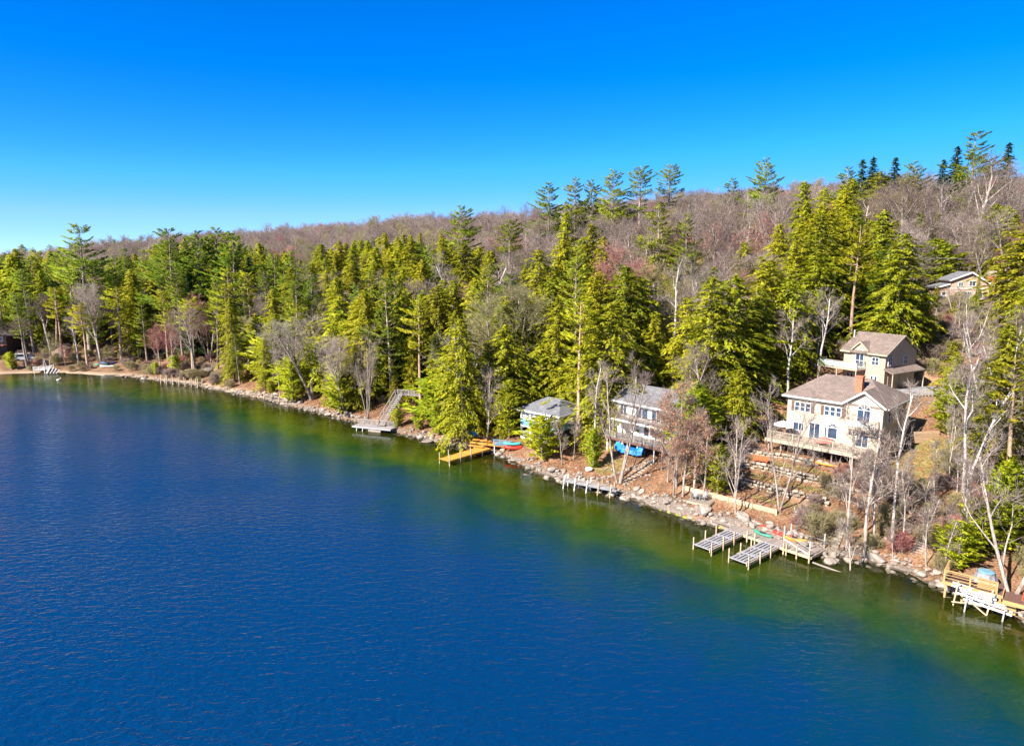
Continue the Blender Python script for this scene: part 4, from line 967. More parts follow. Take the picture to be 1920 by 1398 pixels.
def shutters(par, F, a, c, w, h, sw=0.38):
    for x in (a-sw-0.04, a+w+0.04):
        m = MB(); fbox(m, F, x, x+sw, 0, 0.05, c, c+h); m.build('shutter', M['shutter'], par)
def hip_roof(par, x0, x1, y0, y1, z, rise, ra, rb, mat, name='roof', th=0.22):
    ym = (y0+y1)/2; m = MB()
    v = [(x0,y0,z),(x1,y0,z),(x1,y1,z),(x0,y1,z),(ra,ym,z+rise),(rb,ym,z+rise),(x0,y0,z-th),(x1,y0,z-th),(x1,y1,z-th),(x0,y1,z-th)]
    m.add(v, [(0,1,5,4),(1,2,5),(2,3,4,5),(3,0,4),(6,7,1,0),(7,8,2,1),(8,9,3,2),(9,6,0,3),(9,8,7,6)])
    return m.build(name, mat, par)
def gable_roof(par, x0, x1, y0, y1, z, rise, mat, along='x', th=0.2, name='roof'):
    m = MB()
    if along == 'x':
        ym = (y0+y1)/2; poly = [(y0,z),(ym,z+rise),(y1,z),(y1,z+th),(ym,z+rise+th),(y0,z+th)]; m.extr(poly, 'x', x0, x1)
    else:
        xm = (x0+x1)/2; poly = [(x0,z),(xm,z+rise),(x1,z),(x1,z+th),(xm,z+rise+th),(x0,z+th)]; m.extr(poly, 'y', y0, y1)
    return m.build(name, mat, par)
def railing(par, pts, z, h, mat, post=0.09, gap=1.5, bal=True, glass=False, rail=0.09):
    """posts, rails and infill along a polyline of (x, y)"""
    tr, bl, gl = MB(), MB(), MB()
    for (p, q) in zip(pts[:-1], pts[1:]):
        L = math.hypot(q[0]-p[0], q[1]-p[1]); n = max(1, round(L/gap))
        for i in range(n+1):
            if i == n and q != pts[-1]: continue
            t = i/n; m = MB(); x, y = p[0]+(q[0]-p[0])*t, p[1]+(q[1]-p[1])*t
            m.box(x-post/2, x+post/2, y-post/2, y+post/2, z, z+h+0.05); m.build('railing_post', mat, par)
        m = MB(); m.beam((*p, z+h), (*q, z+h), rail, 0.06); m.build('top_rail', mat, par)
        if glass:
            m = MB(); m.beam((*p, z+h*0.5), (*q, z+h*0.5), 0.015, h*0.8); m.build('glass_panel', M['clearglass'], par)
        elif bal:
            bl.beam((*p, z+0.1), (*q, z+0.1), 0.05, 0.05)
            k = int(L/0.16)
            for i in range(1, k): t = i/k; x, y = p[0]+(q[0]-p[0])*t, p[1]+(q[1]-p[1])*t; bl.box(x-0.025, x+0.025, y-0.025, y+0.025, z+0.1, z+h-0.03)
        else:
            for zz in (0.3, 0.58, 0.84): m = MB(); m.beam((*p, z+h*zz), (*q, z+h*zz), 0.04, 0.04); m.build('rail', mat, par)
    if bl.v: bl.build('balusters', mat, par, kind='stuff')
PLANKS = {}
def planks(par, x0, x1, y0, y1, z, mat, pitch=0.3, along='x', th=0.06):
    """boards laid side by side, each its own piece; along = the direction in which they follow each other"""
    n = max(1, round(((x1-x0) if along == 'x' else (y1-y0))/pitch)); d = ((x1-x0) if along == 'x' else (y1-y0))/n
    w = (y1-y0) if along == 'x' else (x1-x0); key = (mat.name, round(d,3), round(w,3), along, th)
    if key not in PLANKS:
        m = MB(); m.box(-d/2+0.012, d/2-0.012, -w/2, w/2, -th, 0) if along == 'x' else m.box(-w/2, w/2, -d/2+0.012, d/2-0.012, -th, 0); PLANKS[key] = m.mesh('plank', mat)
    for i in range(n):
        c = (x0+(i+0.5)*d, (y0+y1)/2, z) if along == 'x' else ((x0+x1)/2, y0+(i+0.5)*d, z)
        inst('plank', PLANKS[key], par, (c[0], c[1], c[2]+random.uniform(-0.004, 0.004)))
def post(par, x, y, z0, z1, w=0.12, mat='postwood', name='post'):
    m = MB(); m.box(x-w/2, x+w/2, y-w/2, y+w/2, z0, z1); return m.build(name, M[mat], par)
def steps(name, label, cat, p0, p1, width, n, mat, stringer=True, thick=0.09, depth=None, side='deckwood'):
    """a flight of separate treads from p0 (low) to p1 (high)"""
    p0, p1 = Vector(p0), Vector(p1); d = p1-p0; L = math.hypot(d.x, d.y); rz = math.atan2(d.y, d.x)
    o = thing(name, label, cat, p0, rz); dp = depth or L/n*0.95
    m = MB(); m.box(-dp/2, dp/2, -width/2, width/2, -thick, 0); me = m.mesh('tread', M[mat])
    for i in range(n): t = (i+0.5)/n; inst('tread', me, o, (L*t, 0, d.z*t+0.12), (0, 0, random.uniform(-0.02, 0.02)))
    if stringer:
        for s in (-1, 1): m = MB(); m.beam((0, s*(width/2+0.04), 0), (L, s*(width/2+0.04), d.z), 0.06, 0.24); m.build('stringer', M[side], o)
    return o
def adirondack(label, loc, rz, mat, group=None):
    o = thing('adirondack_chair', label, 'chair', loc, rz, group); mm = M[mat]
    m = MB(); m.extr([(-0.30,0.38),(0.28,0.26),(0.28,0.30),(-0.30,0.42)], 'y', -0.28, 0.28); m.build('seat', mm, o)
    for k in range(5): m = MB(); y = -0.24+0.12*k; m.beam((0.26, y, 0.28), (0.55, y*1.25, 0.98-abs(k-2)*0.05), 0.10, 0.03); m.build('back_slat', mm, o)
    for s in (-1, 1):
        m = MB(); m.box(-0.34,-0.26, s*0.31-0.03, s*0.31+0.03, 0, 0.56); m.build('leg', mm, o)
        m = MB(); m.beam((-0.25, s*0.31, 0.36), (0.62, s*0.31, 0.03), 0.05, 0.10); m.build('leg', mm, o)
        m = MB(); m.box(-0.40, 0.42, s*0.36-0.07, s*0.36+0.07, 0.56, 0.60); m.build('armrest', mm, o)
    return o
def hull(L, W, H, n=13, deck=True):
    """a canoe or kayak hull, open or decked, along x"""
    m = MB(); rings = []
    for i in range(n):
        t = -1 + 2*i/(n-1); w = W/2*(1-abs(t)**2.2)**0.75 + 0.01; up = H*0.35*abs(t)**3; b = H*0.12*abs(t)**2
        sec = [(-w, H+up), (-w*0.92, H*0.45+up*0.5), (-w*0.5, b+0.03), (0, b), (w*0.5, b+0.03), (w*0.92, H*0.45+up*0.5), (w, H+up)]
        sec += [(w*0.5, H*(1.14 if deck else 0.35)+up), (0, H*(1.22 if deck else 0.22)+up), (-w*0.5, H*(1.14 if deck else 0.35)+up)]
        rings.append([(L/2*t, y, z) for y, z in sec])
    k = len(rings[0]); v = [p for r in rings for p in r]
    f = [(i*k+j, i*k+(j+1)%k, (i+1)*k+(j+1)%k, (i+1)*k+j) for i in range(n-1) for j in range(k)] + [tuple(range(k)), tuple(range(n*k-1, (n-1)*k-1, -1))]
    return m.add(v, f)
def kayak(name, label, loc, rz, L, W, H, mat, deck=True, tilt=(0,0), rim=None):
    o = thing(name, label, 'boat', loc, rz); o.rotation_euler = (tilt[0], tilt[1], rz)
    hull(L, W, H, deck=deck).build('hull', M[mat], o, True)
    if deck:
        m = MB(); m.tube([(0.38*math.cos(t), 0.19*math.sin(t), H*1.22) for t in [i*math.pi/6 for i in range(13)]], 0.03, 5, False); m.build('cockpit_rim', M['dark'], o)
        m = MB(); m.extr([(0.34*math.cos(i*math.pi/6), 0.16*math.sin(i*math.pi/6)) for i in range(12)], 'z', H*1.15, H*1.232); m.build('cockpit', M['dark'], o)
    else:
        for x in (-L*0.22, L*0.22): m = MB(); m.box(x-0.12, x+0.12, -W*0.40, W*0.40, H*0.8, H*0.86); m.build('thwart', M['newwood'], o)
    return o
def umbrella(label, loc, r, h, mat, polemat='white'):
    o = thing('patio_umbrella', label, 'umbrella', loc); m = MB(); n = 8
    ring = [(r*math.cos(2*math.pi*k/n), r*math.sin(2*math.pi*k/n), h-0.55) for k in range(n)]; mid = [(x*0.5, y*0.5, h-0.22) for x, y, _ in ring]
    lo = [(x, y, z-0.05) for x, y, z in ring]
    m.add([(0,0,h)] + mid + ring + lo + [(0,0,h-0.12)], [(0,1+k,1+(k+1)%n) for k in range(n)] + [(1+k,1+n+k,1+n+(k+1)%n,1+(k+1)%n) for k in range(n)]
          + [(1+n+k,1+2*n+k,1+2*n+(k+1)%n,1+n+(k+1)%n) for k in range(n)] + [(1+2*n+k,1+3*n,1+2*n+(k+1)%n) for k in range(n)])
    m.build('canopy', M[mat], o); m = MB(); m.tube([(0,0,0),(0,0,h+0.1)], 0.03, 6); m.build('pole', M[polemat], o)
    m = MB(); m.tube([(0,0,0),(0,0,0.1)], [0.28,0.22], 10); m.build('base', M['dark'], o); return o

# ---------------------------------------------------------------- cream house above the terraces
z0 = 6.7
H1 = thing('cream_house', 'large cream two-storey house with brown hip roof, brick chimney and long deck', 'house', (HO[0], HO[1], z0), H_RZ)
W1, D1, E1 = 11.8, 8.8, 5.3
FR = ('front', 0.0); BAY = ('front', -0.5); RT = ('right', W1); LT = ('left', 0.0)
m = MB(); m.box(0, W1, 0, D1, 0, E1); m.build('wall', M['cream'], H1)
m = MB(); m.extr([(7.5,0),(W1+0.003,0),(W1+0.003,E1),(9.65,E1+1.55),(7.5,E1)], 'y', -0.5, -0.002); m.build('gable_wall', M['cream'], H1)
m = MB(); m.extr([(7.5,E1+0.003),(W1,E1+0.003),(9.65,E1+1.55)], 'y', 0.0, 2.0); m.build('gable_wall', M['cream'], H1)
m = MB(); m.box(0.1, W1-0.1, 0.1, D1-0.1, -2.6, -0.003); m.build('foundation', M['tan'], H1)
rf = hip_roof(H1, -0.55, W1+0.55, -0.55, D1+0.55, E1+0.1, 2.55, 3.0, 8.7, M['roofbrown'])
m = MB(); m.extr([(7.1,E1-0.02),(9.65,E1+1.75),(12.2,E1-0.02),(12.2,E1+0.16),(9.65,E1+1.95),(7.1,E1+0.16)], 'y', -0.95, 3.1); m.build('gable_roof', M['roofbrown'], rf)
m = MB(); m.beam((7.08,-0.98,E1+0.02),(9.65,-0.98,E1+1.80),0.05,0.22); m.beam((9.65,-0.98,E1+1.80),(12.22,-0.98,E1+0.02),0.05,0.22); m.build('bargeboard', M['white'], rf)
m = MB(); m.box(-0.6, 7.1, -0.62, -0.555, E1-0.15, E1+0.08); m.build('fascia', M['white'], rf)
m = MB(); m.box(W1+0.555, W1+0.61, -0.5, D1+0.55, E1-0.15, E1+0.08); m.build('fascia', M['white'], rf)
m = MB(); m.box(7.65, 8.45, 1.7, 2.45, E1+0.3, E1+3.1); ch = m.build('chimney', M['brick'], rf)
m = MB(); m.box(7.58, 8.52, 1.63, 2.52, E1+3.1, E1+3.25); m.build('chimney_cap', M['brick'], ch)
m = MB(); m.box(7.6, 8.5, 1.65, 2.5, E1+0.5, E1+1.1); m.build('flashing', M['alu'], rf)
for k in range(3): window(H1, FR, 0.95+0.72*k, 3.35, 0.70, 1.25, 1, 2)
shutters(H1, FR, 0.95, 3.35, 2.14, 1.25)
for k in range(3): window(H1, FR, 4.75+0.72*k, 3.35, 0.70, 1.25, 1, 2)
shutters(H1, FR, 4.75, 3.35, 2.14, 1.25)
window(H1, BAY, 8.85, 2.82, 1.6, 2.0, 2, 1, arch=True)
window(H1, BAY, 8.95, 0.08, 1.5, 2.1, 2, 1, name='patio_door')
window(H1, FR, 0.9, 0.75, 1.5, 1.15, 2, 1, arch=False)
window(H1, FR, 3.0, 0.08, 1.45, 2.1, 2, 1, name='patio_door'); window(H1, FR, 5.35, 0.45, 1.25, 1.45, 1, 1, arch=True); window(H1, FR, 4.95, 0.45, 0.36, 1.5)
for a, c, w, h in [(1.2,3.2,0.9,1.4),(5.0,3.2,0.9,1.4),(1.4,0.6,0.9,1.5),(4.6,0.3,1.0,2.0),(6.6,0.6,0.8,1.4)]: window(H1, RT, a, c, w, h, 1, 2)
for a in (1.5, 5.5): window(H1, LT, a, 3.3, 0.9, 1.3, 1, 2)
# balcony under the arched window
m = MB(); m.box(7.9, 11.5, -1.9, -0.503, 2.58, 2.78); bal = m.build('balcony', M['creamtrim'], H1)
railing(bal, [(7.98,-0.6),(7.98,-1.82),(11.42,-1.82),(11.42,-0.6)], 2.78, 0.9, M['creamtrim'], 0.07, 1.7, False, True)
# deck
dk = MB(); dk.box(-1.1, W1+0.5, -3.3, -0.505, -0.28, -0.08); deck = dk.build('deck', M['creamtrim'], H1)
planks(deck, -1.1, W1+0.5, -3.28, -0.52, -0.012, M['deckwood'], 0.29, 'y')
railing(deck, [(-1.0,-0.6),(-1.0,-3.2),(W1+0.4,-3.2),(W1+0.4,-0.6)], -0.01, 0.95, M['creamtrim'], 0.1, 1.75, True)
m = MB(); m.box(-1.1, W1+0.5, -3.38, -3.705, -0.42, 0.0); m.build('fascia', M['creamtrim'], deck)
for x in (-0.8, 0.8, 2.8, 5.0, 7.2, 9.4, 12.0): post(deck, x, -3.1, -2.2, -0.29, 0.15, 'deckwood')
m = MB(); m.box(0.3, W1-0.4, -0.49, -0.2, -2.4, -0.3); m.build('lower_wall', M['shutter'], H1)
umbrella('pale lilac patio umbrella at the left end of the cream house deck', (*uv(0.6,-2.3), z0), 1.25, 2.3, 'lilac')
umbrella('low maroon patio umbrella in the middle of the cream house deck', (*uv(5.9,-2.3), z0-0.85), 1.35, 2.0, 'maroon', 'dark')
for k, (u_, v_, rz_) in enumerate([(10.1,-1.4,0.3)]):
    o = thing('lounge_chair', 'blue-grey folding chair on the balcony under the arched window', 'chair', (*uv(u_,v_), z0+2.79), H_RZ-1.9)
    m = MB(); m.beam((-0.3,0,0.35),(0.3,0,0.30),0.5,0.06); m.build('seat', M['paleblue'], o); m = MB(); m.beam((0.28,0,0.32),(0.6,0,0.9),0.5,0.06); m.build('backrest', M['paleblue'], o)
    for sx in (-0.25, 0.25):
        for sy in (-0.22, 0.22): m = MB(); m.box(sx-0.02, sx+0.02, sy-0.02, sy+0.02, 0, 0.33); m.build('leg', M['white'], o)
kx, ky = uv(7.6,-4.9); kayak('canoe', 'orange canoe lying on the patio below the cream house deck', (kx, ky, hz(kx,ky)+0.25), H_RZ+0.1, 3.6, 0.8, 0.35, 'orange', False)
bx0, by0 = uv(0.2,-7.4)
o = thing('garden_bench', 'rust red garden bench on the upper terrace', 'bench', (bx0, by0, hz(bx0,by0)), H_RZ+0.15)
m = MB(); m.box(-0.9,0.9,-0.25,0.25,0.40,0.46); m.build('seat', M['redwood'], o); m = MB(); m.beam((-0.9,0.28,0.72),(0.9,0.28,0.72),0.05,0.5); m.build('backrest', M['redwood'], o)
for sx in (-0.8, 0.8):
    for sy in (-0.2, 0.22): m = MB(); m.box(sx-0.04, sx+0.04, sy-0.04, sy+0.04, -0.1, 0.40); m.build('leg', M['redwood'], o)

# ---------------------------------------------------------------- tan garage house behind it
G_RZ = -1.02; zg = 10.7
H2 = thing('tan_house', 'tan two-storey garage house with brown gable roof and arched window, behind the cream house', 'house', (51.25, 106.0, zg), G_RZ)
W2, D2, E2 = 6.6, 8.0, 5.1
FR = ('front', 0.0); RT = ('right', W2); LT = ('left', 0.0)
m = MB(); m.extr([(0,-0.8),(D2,-0.8),(D2,E2),(D2/2,E2+2.35),(0,E2)], 'x', 0, W2); m.build('wall', M['tan'], H2)
rf = gable_roof(H2, -0.4, W2+0.4, -0.45, D2+0.45, E2-0.22, 2.65, M['roofbrown'])
m = MB(); m.extr([(1.55,E2-0.25),(3.75,E2-0.25),(3.75,E2+0.35),(2.65,E2+1.35),(1.55,E2+0.35)], 'y', -0.06, 1.6); m.build('dormer_wall', M['tan'], H2)
m = MB(); m.extr([(1.3,E2+0.15),(2.65,E2+1.38),(4.0,E2+0.15),(4.0,E2+0.31),(2.65,E2+1.55),(1.3,E2+0.31)], 'y', -0.3, 2.1); m.build('dormer_roof', M['roofbrown'], rf)
m = MB(); m.beam((1.28,-0.33,E2+0.2),(2.65,-0.33,E2+1.46),0.05,0.18); m.beam((2.65,-0.33,E2+1.46),(4.02,-0.33,E2+0.2),0.05,0.18); m.build('bargeboard', M['creamtrim'], rf)
for a_, b_2 in ((-0.42,1.25),(4.05,W2+0.42)): m = MB(); m.box(a_, b_2, -0.52, -0.47, E2-0.24, E2-0.02); m.build('fascia', M['creamtrim'], rf)
m = MB(); ym = D2/2
m.beam((W2+0.43,-0.47,E2-0.12),(W2+0.43,ym,E2+2.55),0.05,0.2); m.beam((W2+0.43,ym,E2+2.55),(W2+0.43,D2+0.47,E2-0.12),0.05,0.2); m.build('bargeboard', M['creamtrim'], rf)
window(H2, ('front',-0.06), 1.95, 2.75, 1.4, 2.0, 2, 2, arch=True, name='patio_door')
window(H2, FR, 4.5, 3.3, 1.15, 1.25, 2, 2)
for a in (0.7, 1.3, 4.5, 5.1): window(H2, FR, a, 1.0, 0.5, 0.75)
window(H2, RT, 0.6, 3.3, 1.1, 1.35, 2, 2); window(H2, RT, 4.6, 3.3, 1.1, 1.35, 2, 2)
m = MB(); m.add([(W2,-0.3,3.05),(W2,D2+0.3,3.05),(W2+1.5,D2+0.3,2.45),(W2+1.5,-0.3,2.45),(W2,-0.3,2.8),(W2,D2+0.3,2.8),(W2+1.5,D2+0.3,2.28),(W2+1.5,-0.3,2.28)],
      [(0,3,2,1),(4,5,6,7),(0,4,7,3),(1,2,6,5),(3,7,6,2),(0,1,5,4)]); m.build('canopy_roof', M['roofbrown'], H2)
for a in (0.9, 3.9):
    m = MB(); fbox(m, RT, a, a+2.4, 0.0, 0.05, -0.1, 2.1); gd = m.build('garage_door', M['tan'], H2)
    for k in range(1, 4): m = MB(); fbox(m, RT, a+0.05, a+2.35, 0.05, 0.07, -0.1+0.55*k-0.02, -0.1+0.55*k+0.02); m.build('door_rib', M['creamtrim'], gd)
for y in (-0.15, D2+0.1): m = MB(); m.box(W2+1.28, W2+1.42, y-0.07, y+0.07, -0.5, 2.32); m.build('canopy_post', M['creamtrim'], H2)
m = MB(); m.box(-2.9, 3.7, -2.3, -0.07, 2.42, 2.62); dk2 = m.build('deck', M['creamtrim'], H2)
railing(dk2, [(-2.8,-0.15),(-2.8,-2.2),(3.6,-2.2),(3.6,-0.15)], 2.62, 1.0, M['creamtrim'], 0.09, 2.1, False, True)
for x in (-2.7, 0.4, 3.5): post(dk2, x, -2.15, -1.4, 2.41, 0.14, 'creamtrim')
m = MB(); m.tube([(-0.2,2.6,E2+1.6),(-0.2,2.6,E2+2.9)], 0.09, 8); m.build('vent_pipe', M['white'], rf)
# driveway and its timber stair and fence
dvx, dvy = 66.0, 100.5
dpts = [(55.6,99.9),(62.0,103.8),(65,103.3),(68,102.8),(70,101.5),(69.5,99.2),(67,97.6),(63,96.6),(58.5,96.6)]
dm = MB(); n = len(dpts); dm.add([(x,y,max(hz(x,y), 10.3)+0.08) for x,y in dpts] + [(x,y,hz(x,y)-0.8) for x,y in dpts], [tuple(range(n-1,-1,-1))] + [(i,(i+1)%n,n+(i+1)%n,n+i) for i in range(n)])
drv = dm.build('driveway', M['asphalt']); drv['kind'] = 'structure'
steps('wood_stairs', 'orange timber steps at the back corner of the driveway', 'stairs', (64.6,104.3,10.5), (66.6,107.0,12.4), 1.5, 8, 'newwood', side='newwood')
o = thing('garden_fence', 'short pale fence at the front edge of the driveway', 'fence', (57.6,96.3,10.4), 0.05)
for k in range(7): m = MB(); m.box(k*0.5-0.06, k*0.5+0.06, -0.02, 0.02, -0.5, 0.95); m.build('picket', M['creamtrim'], o)
for z in (0.3, 0.75): m = MB(); m.box(-0.1, 3.1, 0.022, 0.06, z-0.05, z+0.05); m.build('rail', M['creamtrim'], o)
gx0, gy0, gz0 = hit(1736, 825)
o = thing('garden_wall', 'low pale timber wall panel on the slope beside the cream house', 'wall', (gx0, gy0, gz0-0.3), 0.15)
for k in range(4): m = MB(); m.box(-1.8, 1.8, -0.08, 0.08, 0.37*k, 0.37*k+0.345); m.build('plank', M['timber'], o)

# ---------------------------------------------------------------- hillside cottage at the upper right
cx_, cy_, cz_ = 86.2, 137.0, 21.2
H3 = thing('hillside_cottage', 'small cedar-shingled cottage with white trim and brick chimney high on the right slope', 'house', (cx_, cy_, cz_), -0.25)
m = MB(); m.extr([(0,-1.6),(6.6,-1.6),(6.6,3.2),(3.3,5.4),(0,4.0)], 'y', 0, 7); m.build('wall', M['shingleorange'], H3)
m = MB(); m.extr([(-2.2,-1.6),(-0.003,-1.6),(-0.003,3.3),(-2.2,2.6)], 'y', 0.6, 6); m.build('wing_wall', M['shingleorange'], H3)
m = MB(); m.extr([(-0.5,3.95),(3.3,5.55),(7.2,3.0),(7.2,3.2),(3.3,5.78),(-0.5,4.15)], 'y', -0.5, 7.4); rf = m.build('roof', M['roofgrey'], H3)
m = MB(); m.extr([(-2.7,2.5),(-0.05,3.3),(-0.05,3.5),(-2.7,2.7)], 'y', 0.2, 6.4); m.build('wing_roof', M['roofgrey'], H3)
m = MB(); m.beam((-0.55,-0.52,4.03),(3.3,-0.52,5.66),0.06,0.28); m.beam((3.3,-0.52,5.66),(7.25,-0.52,3.08),0.06,0.28); m.build('bargeboard', M['white'], rf)
m = MB(); m.beam((-2.75,0.17,2.58),(-0.03,0.17,3.4),0.06,0.26); m.build('bargeboard', M['white'], H3)
m = MB(); m.box(-0.2, 7.0, -0.12, -0.002, 2.45, 2.65); m.build('trim_band', M['white'], H3)
for x in (0.0, 6.5): m = MB(); m.box(x-0.08, x+0.08, -0.06, -0.002, 0, 2.44); m.build('corner_board', M['white'], H3)
for a, c, w, h in [(0.7,0.5,1.0,1.5),(2.2,0.5,1.4,1.5),(4.2,0.5,1.4,1.5),(1.2,2.9,0.9,0.9),(3.0,3.0,1.2,1.1)]: window(H3, ('front',0.0), a, c, w, h, 2, 1)
window(H3, ('front',0.6), -1.4, 0.6, 0.8, 1.3, 1, 2)
m = MB(); m.box(7.35, 8.45, 2.5, 3.4, -1.5, 5.0); ch = m.build('chimney', M['brick'], H3); m = MB(); m.box(7.28, 8.52, 2.43, 3.47, 5.0, 5.9); m.build('chimney_cap', M['creamtrim'], ch)
m = MB(); m.box(-3.6, 7.0, -2.4, -0.13, -0.4, -0.15); pk = m.build('porch', M['white'], H3); railing(pk, [(-3.5,-2.3),(6.9,-2.3)], -0.15, 0.95, M['white'], 0.12, 1.7)
for x in (-3.4, 0, 3.4, 6.8): post(pk, x, -2.2, -2.6, -0.41, 0.16, 'white')
# white van beside it
vx, vy, vz = hit(1757, 574)
V_ = thing('parked_van', 'white van parked left of the hillside cottage, half hidden by a hemlock', 'van', (vx, vy, vz+0.1), 0.1)
m = MB(); m.extr([(-2.2,0.35),(2.2,0.35),(2.25,0.95),(1.55,1.15),(1.0,1.95),(-2.1,2.0),(-2.25,1.1)], 'y', -0.9, 0.9); m.build('body', M['carpaint'], V_)
m = MB(); m.extr([(-1.9,1.2),(1.30,1.2),(0.92,1.82),(-1.85,1.86)], 'y', -0.915, -0.902); m.build('side_window', M['glass'], V_)
for x in (-1.45, 1.4):
    for y in (-0.85, 0.85): m = MB(); m.tube([(x,y-0.11,0.33),(x,y+0.11,0.33)], 0.33, 14); m.build('wheel', M['tyre'], V_)
for k, (px, py) in enumerate([(1731,549),(1739,553),(1746,550)]):
    x, y, z = hit(px, py); adirondack(['left','middle','right'][k] + 'most of the three teal lawn chairs on the slope by the cottage', (x,y,z), random.uniform(1.2,2.0), 'teal', 'teal lawn chairs')
# utility line across the trees
pxs = [(at_depth(1640,492,150)), (at_depth(1760,484,145)), (at_depth(1990,486,140))]
m = MB(); m.tube(pxs, 0.035, 4); tag(m.build('utility_wire', M['alu']), 'thin pale utility wire strung across the right slope above the cottage', 'wire')

# ---------------------------------------------------------------- blue boathouse
zb = 1.75; B_RZ = math.atan2(-5.0, 5.55)
B = thing('boathouse', 'blue and white boathouse with grey hip roof and arched lattice openings at the shore', 'boathouse', (1.35, 105.4, zb), B_RZ)
W3, D3, E3 = 7.5, 6.8, 4.75
FR = ('front', 0.0); RT = ('right', W3)
m = MB(); m.box(0, W3, 0, D3, 2.35, E3); m.build('wall', M['white'], B)
m = MB(); fbox(m, FR, 0.06, W3-0.06, 0.0, 0.04, 2.35, 3.3); m.build('blue_band', M['bluewall'], B)
m = MB(); fbox(m, RT, 0.06, D3-0.06, 0.0, 0.04, 2.35, 3.3); m.build('blue_band', M['bluewall'], B)
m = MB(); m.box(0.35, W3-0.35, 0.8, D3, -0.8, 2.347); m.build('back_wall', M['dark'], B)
for a in (0.0, 1.85, 3.7, 5.55, 7.28):
    m = MB(); m.box(a, a+0.22, 0.0, 0.22, -0.8, 2.347); m.build('porch_post', M['white'], B)
for a in (0.0, 1.85, 3.7, 5.55):
    w = 1.63 if a < 5.5 else 1.51; c0 = a+0.22; pts = [(c0,2.34),(c0,1.5)] + [(c0+w/2-math.cos(t)*w/2, 1.5+math.sin(t)*0.65) for t in [math.pi*i/10 for i in range(1,10)]] + [(c0+w,1.5),(c0+w,2.34)]
    m = MB(); m.extr(pts[::-1], 'y', 0.05, 0.12); m.build('arch_panel', M['white'], B)
    m = MB()
    for k in range(7): m.box(c0+w*k/7+0.05, c0+w*k/7+0.09, 0.14, 0.16, 0.0, 1.45)
    for k in range(5): m.box(c0, c0+w, 0.17, 0.19, 0.1+0.32*k, 0.14+0.32*k)
    m.build('lattice', M['white'], B, kind='stuff')
m = MB(); m.box(0.22, W3-0.22, 0.03, 0.12, -0.1, 0.5); m.build('sill_board', M['white'], B)
for k in range(8): window(B, FR, 0.25+0.9*k, 3.42, 0.74, 1.05, 2, 2, t=0.11)
for k in range(5): window(B, RT, 0.5+1.2*k, 3.42, 0.85, 1.05, 2, 2, t=0.11)
rf = hip_roof(B, -0.5, W3+0.5, -0.5, D3+0.5, E3+0.15, 1.75, 2.7, 5.2, M['roofgrey'])
m = MB(); m.box(-0.55, W3+0.55, -0.56, -0.505, E3-0.1, E3+0.16); m.build('fascia', M['white'], rf)
m = MB(); m.box(W3+0.505, W3+0.56, -0.5, D3+0.5, E3-0.1, E3+0.16); m.build('fascia', M['white'], rf)

# ---------------------------------------------------------------- white cottage with two decks
zc = 3.0; C_RZ = math.atan2(-0.75, 0.66)
C = thing('white_cottage', 'white two-storey lakeside cottage with grey roof and stacked decks among bare trees', 'house', (15.4, 98.9, zc), C_RZ)
W4, D4, E4 = 10.5, 7.0, 6.5
FR = ('front', 0.0)
m = MB(); m.extr([(0,-1.2),(D4,-1.2),(D4,E4),(D4/2,E4+1.7),(0,E4)], 'x', 0, W4); m.build('wall', M['cottagewhite'], C)
gable_roof(C, -0.6, W4+0.4, -0.7, D4+0.6, E4-0.25, 2.0, M['roofgrey'])
m = MB(); m.box(-0.62, W4+0.42, -0.78, -0.72, E4-0.28, E4-0.02); m.build('fascia', M['white'], C)
for a, w in [(0.5,1.3),(3.4,2.2),(6.2,1.6),(8.2,1.2)]: window(C, FR, a, 4.35, w, 1.6, 2, 1)
for a, w, c, h in [(4.9,1.0,1.95,1.9),(6.2,1.2,1.95,1.9),(7.8,0.9,1.95,1.9),(9.0,0.9,1.95,1.9)]: window(C, FR, a, c, w, h, 1, 1, name='patio_door')
for a in (3.0, 3.5): window(C, FR, a, 3.0, 0.4, 0.6)
m = MB(); m.box(0.6, W4, -2.2, -0.002, 3.95, 4.2); up = m.build('upper_deck', M['white'], C); railing(up, [(0.7,-2.1),(W4-0.1,-2.1)], 4.2, 0.9, M['shutter'], 0.08, 1.6, True)
m = MB(); m.box(0.5, W4+0.3, -3.2, -0.003, 1.55, 1.75); lo = m.build('lower_deck', M['greywood'], C)
railing(lo, [(0.6,-3.1),(W4+0.2,-3.1)], 1.75, 0.85, M['greywood'], 0.1, 1.8, True)
m = MB(); m.box(0.5, W4+0.3, -3.28, -3.205, 1.4, 1.74); m.build('fascia', M['shutter'], lo)
for x in (0.8, 3.5, 6.2, 9.0, W4): post(lo, x, -3.0, -1.6, 1.54, 0.16, 'white')
for x in (1.0, 4.2, 7.4, W4-0.2): post(up, x, -2.0, 1.76, 3.94, 0.12, 'white')
m = MB(); m.box(-2.2, -0.003, 0.4, 4.5, -1.2, 1.6); pw = m.build('porch_base', M['creamtrim'], C)
m = MB(); m.box(-2.1, -0.004, 0.5, 4.4, 1.603, 3.9); m.build('screen_porch', M['greycover'], C)
for x in (-2.15, -1.1, -0.06): m = MB(); m.box(x-0.05, x+0.05, 0.36, 0.48, 1.6, 3.9); m.build('porch_post', M['white'], C)
m = MB(); m.extr([(-2.3,3.9),(0,4.3),(0,4.42),(-2.3,4.02)], 'y', 0.2, 4.7); m.build('porch_roof', M['roofgrey'], C)
m = MB(); m.box(-2.16, -0.06, 0.38, 0.46, 2.35, 2.45); m.build('porch_rail', M['white'], C)
px, py, pz = hit(1180, 853)
o = thing('covered_boat', 'small white boat under a bright blue tarp below the white cottage deck', 'boat', (px, py, pz+0.25), C_RZ+0.05)
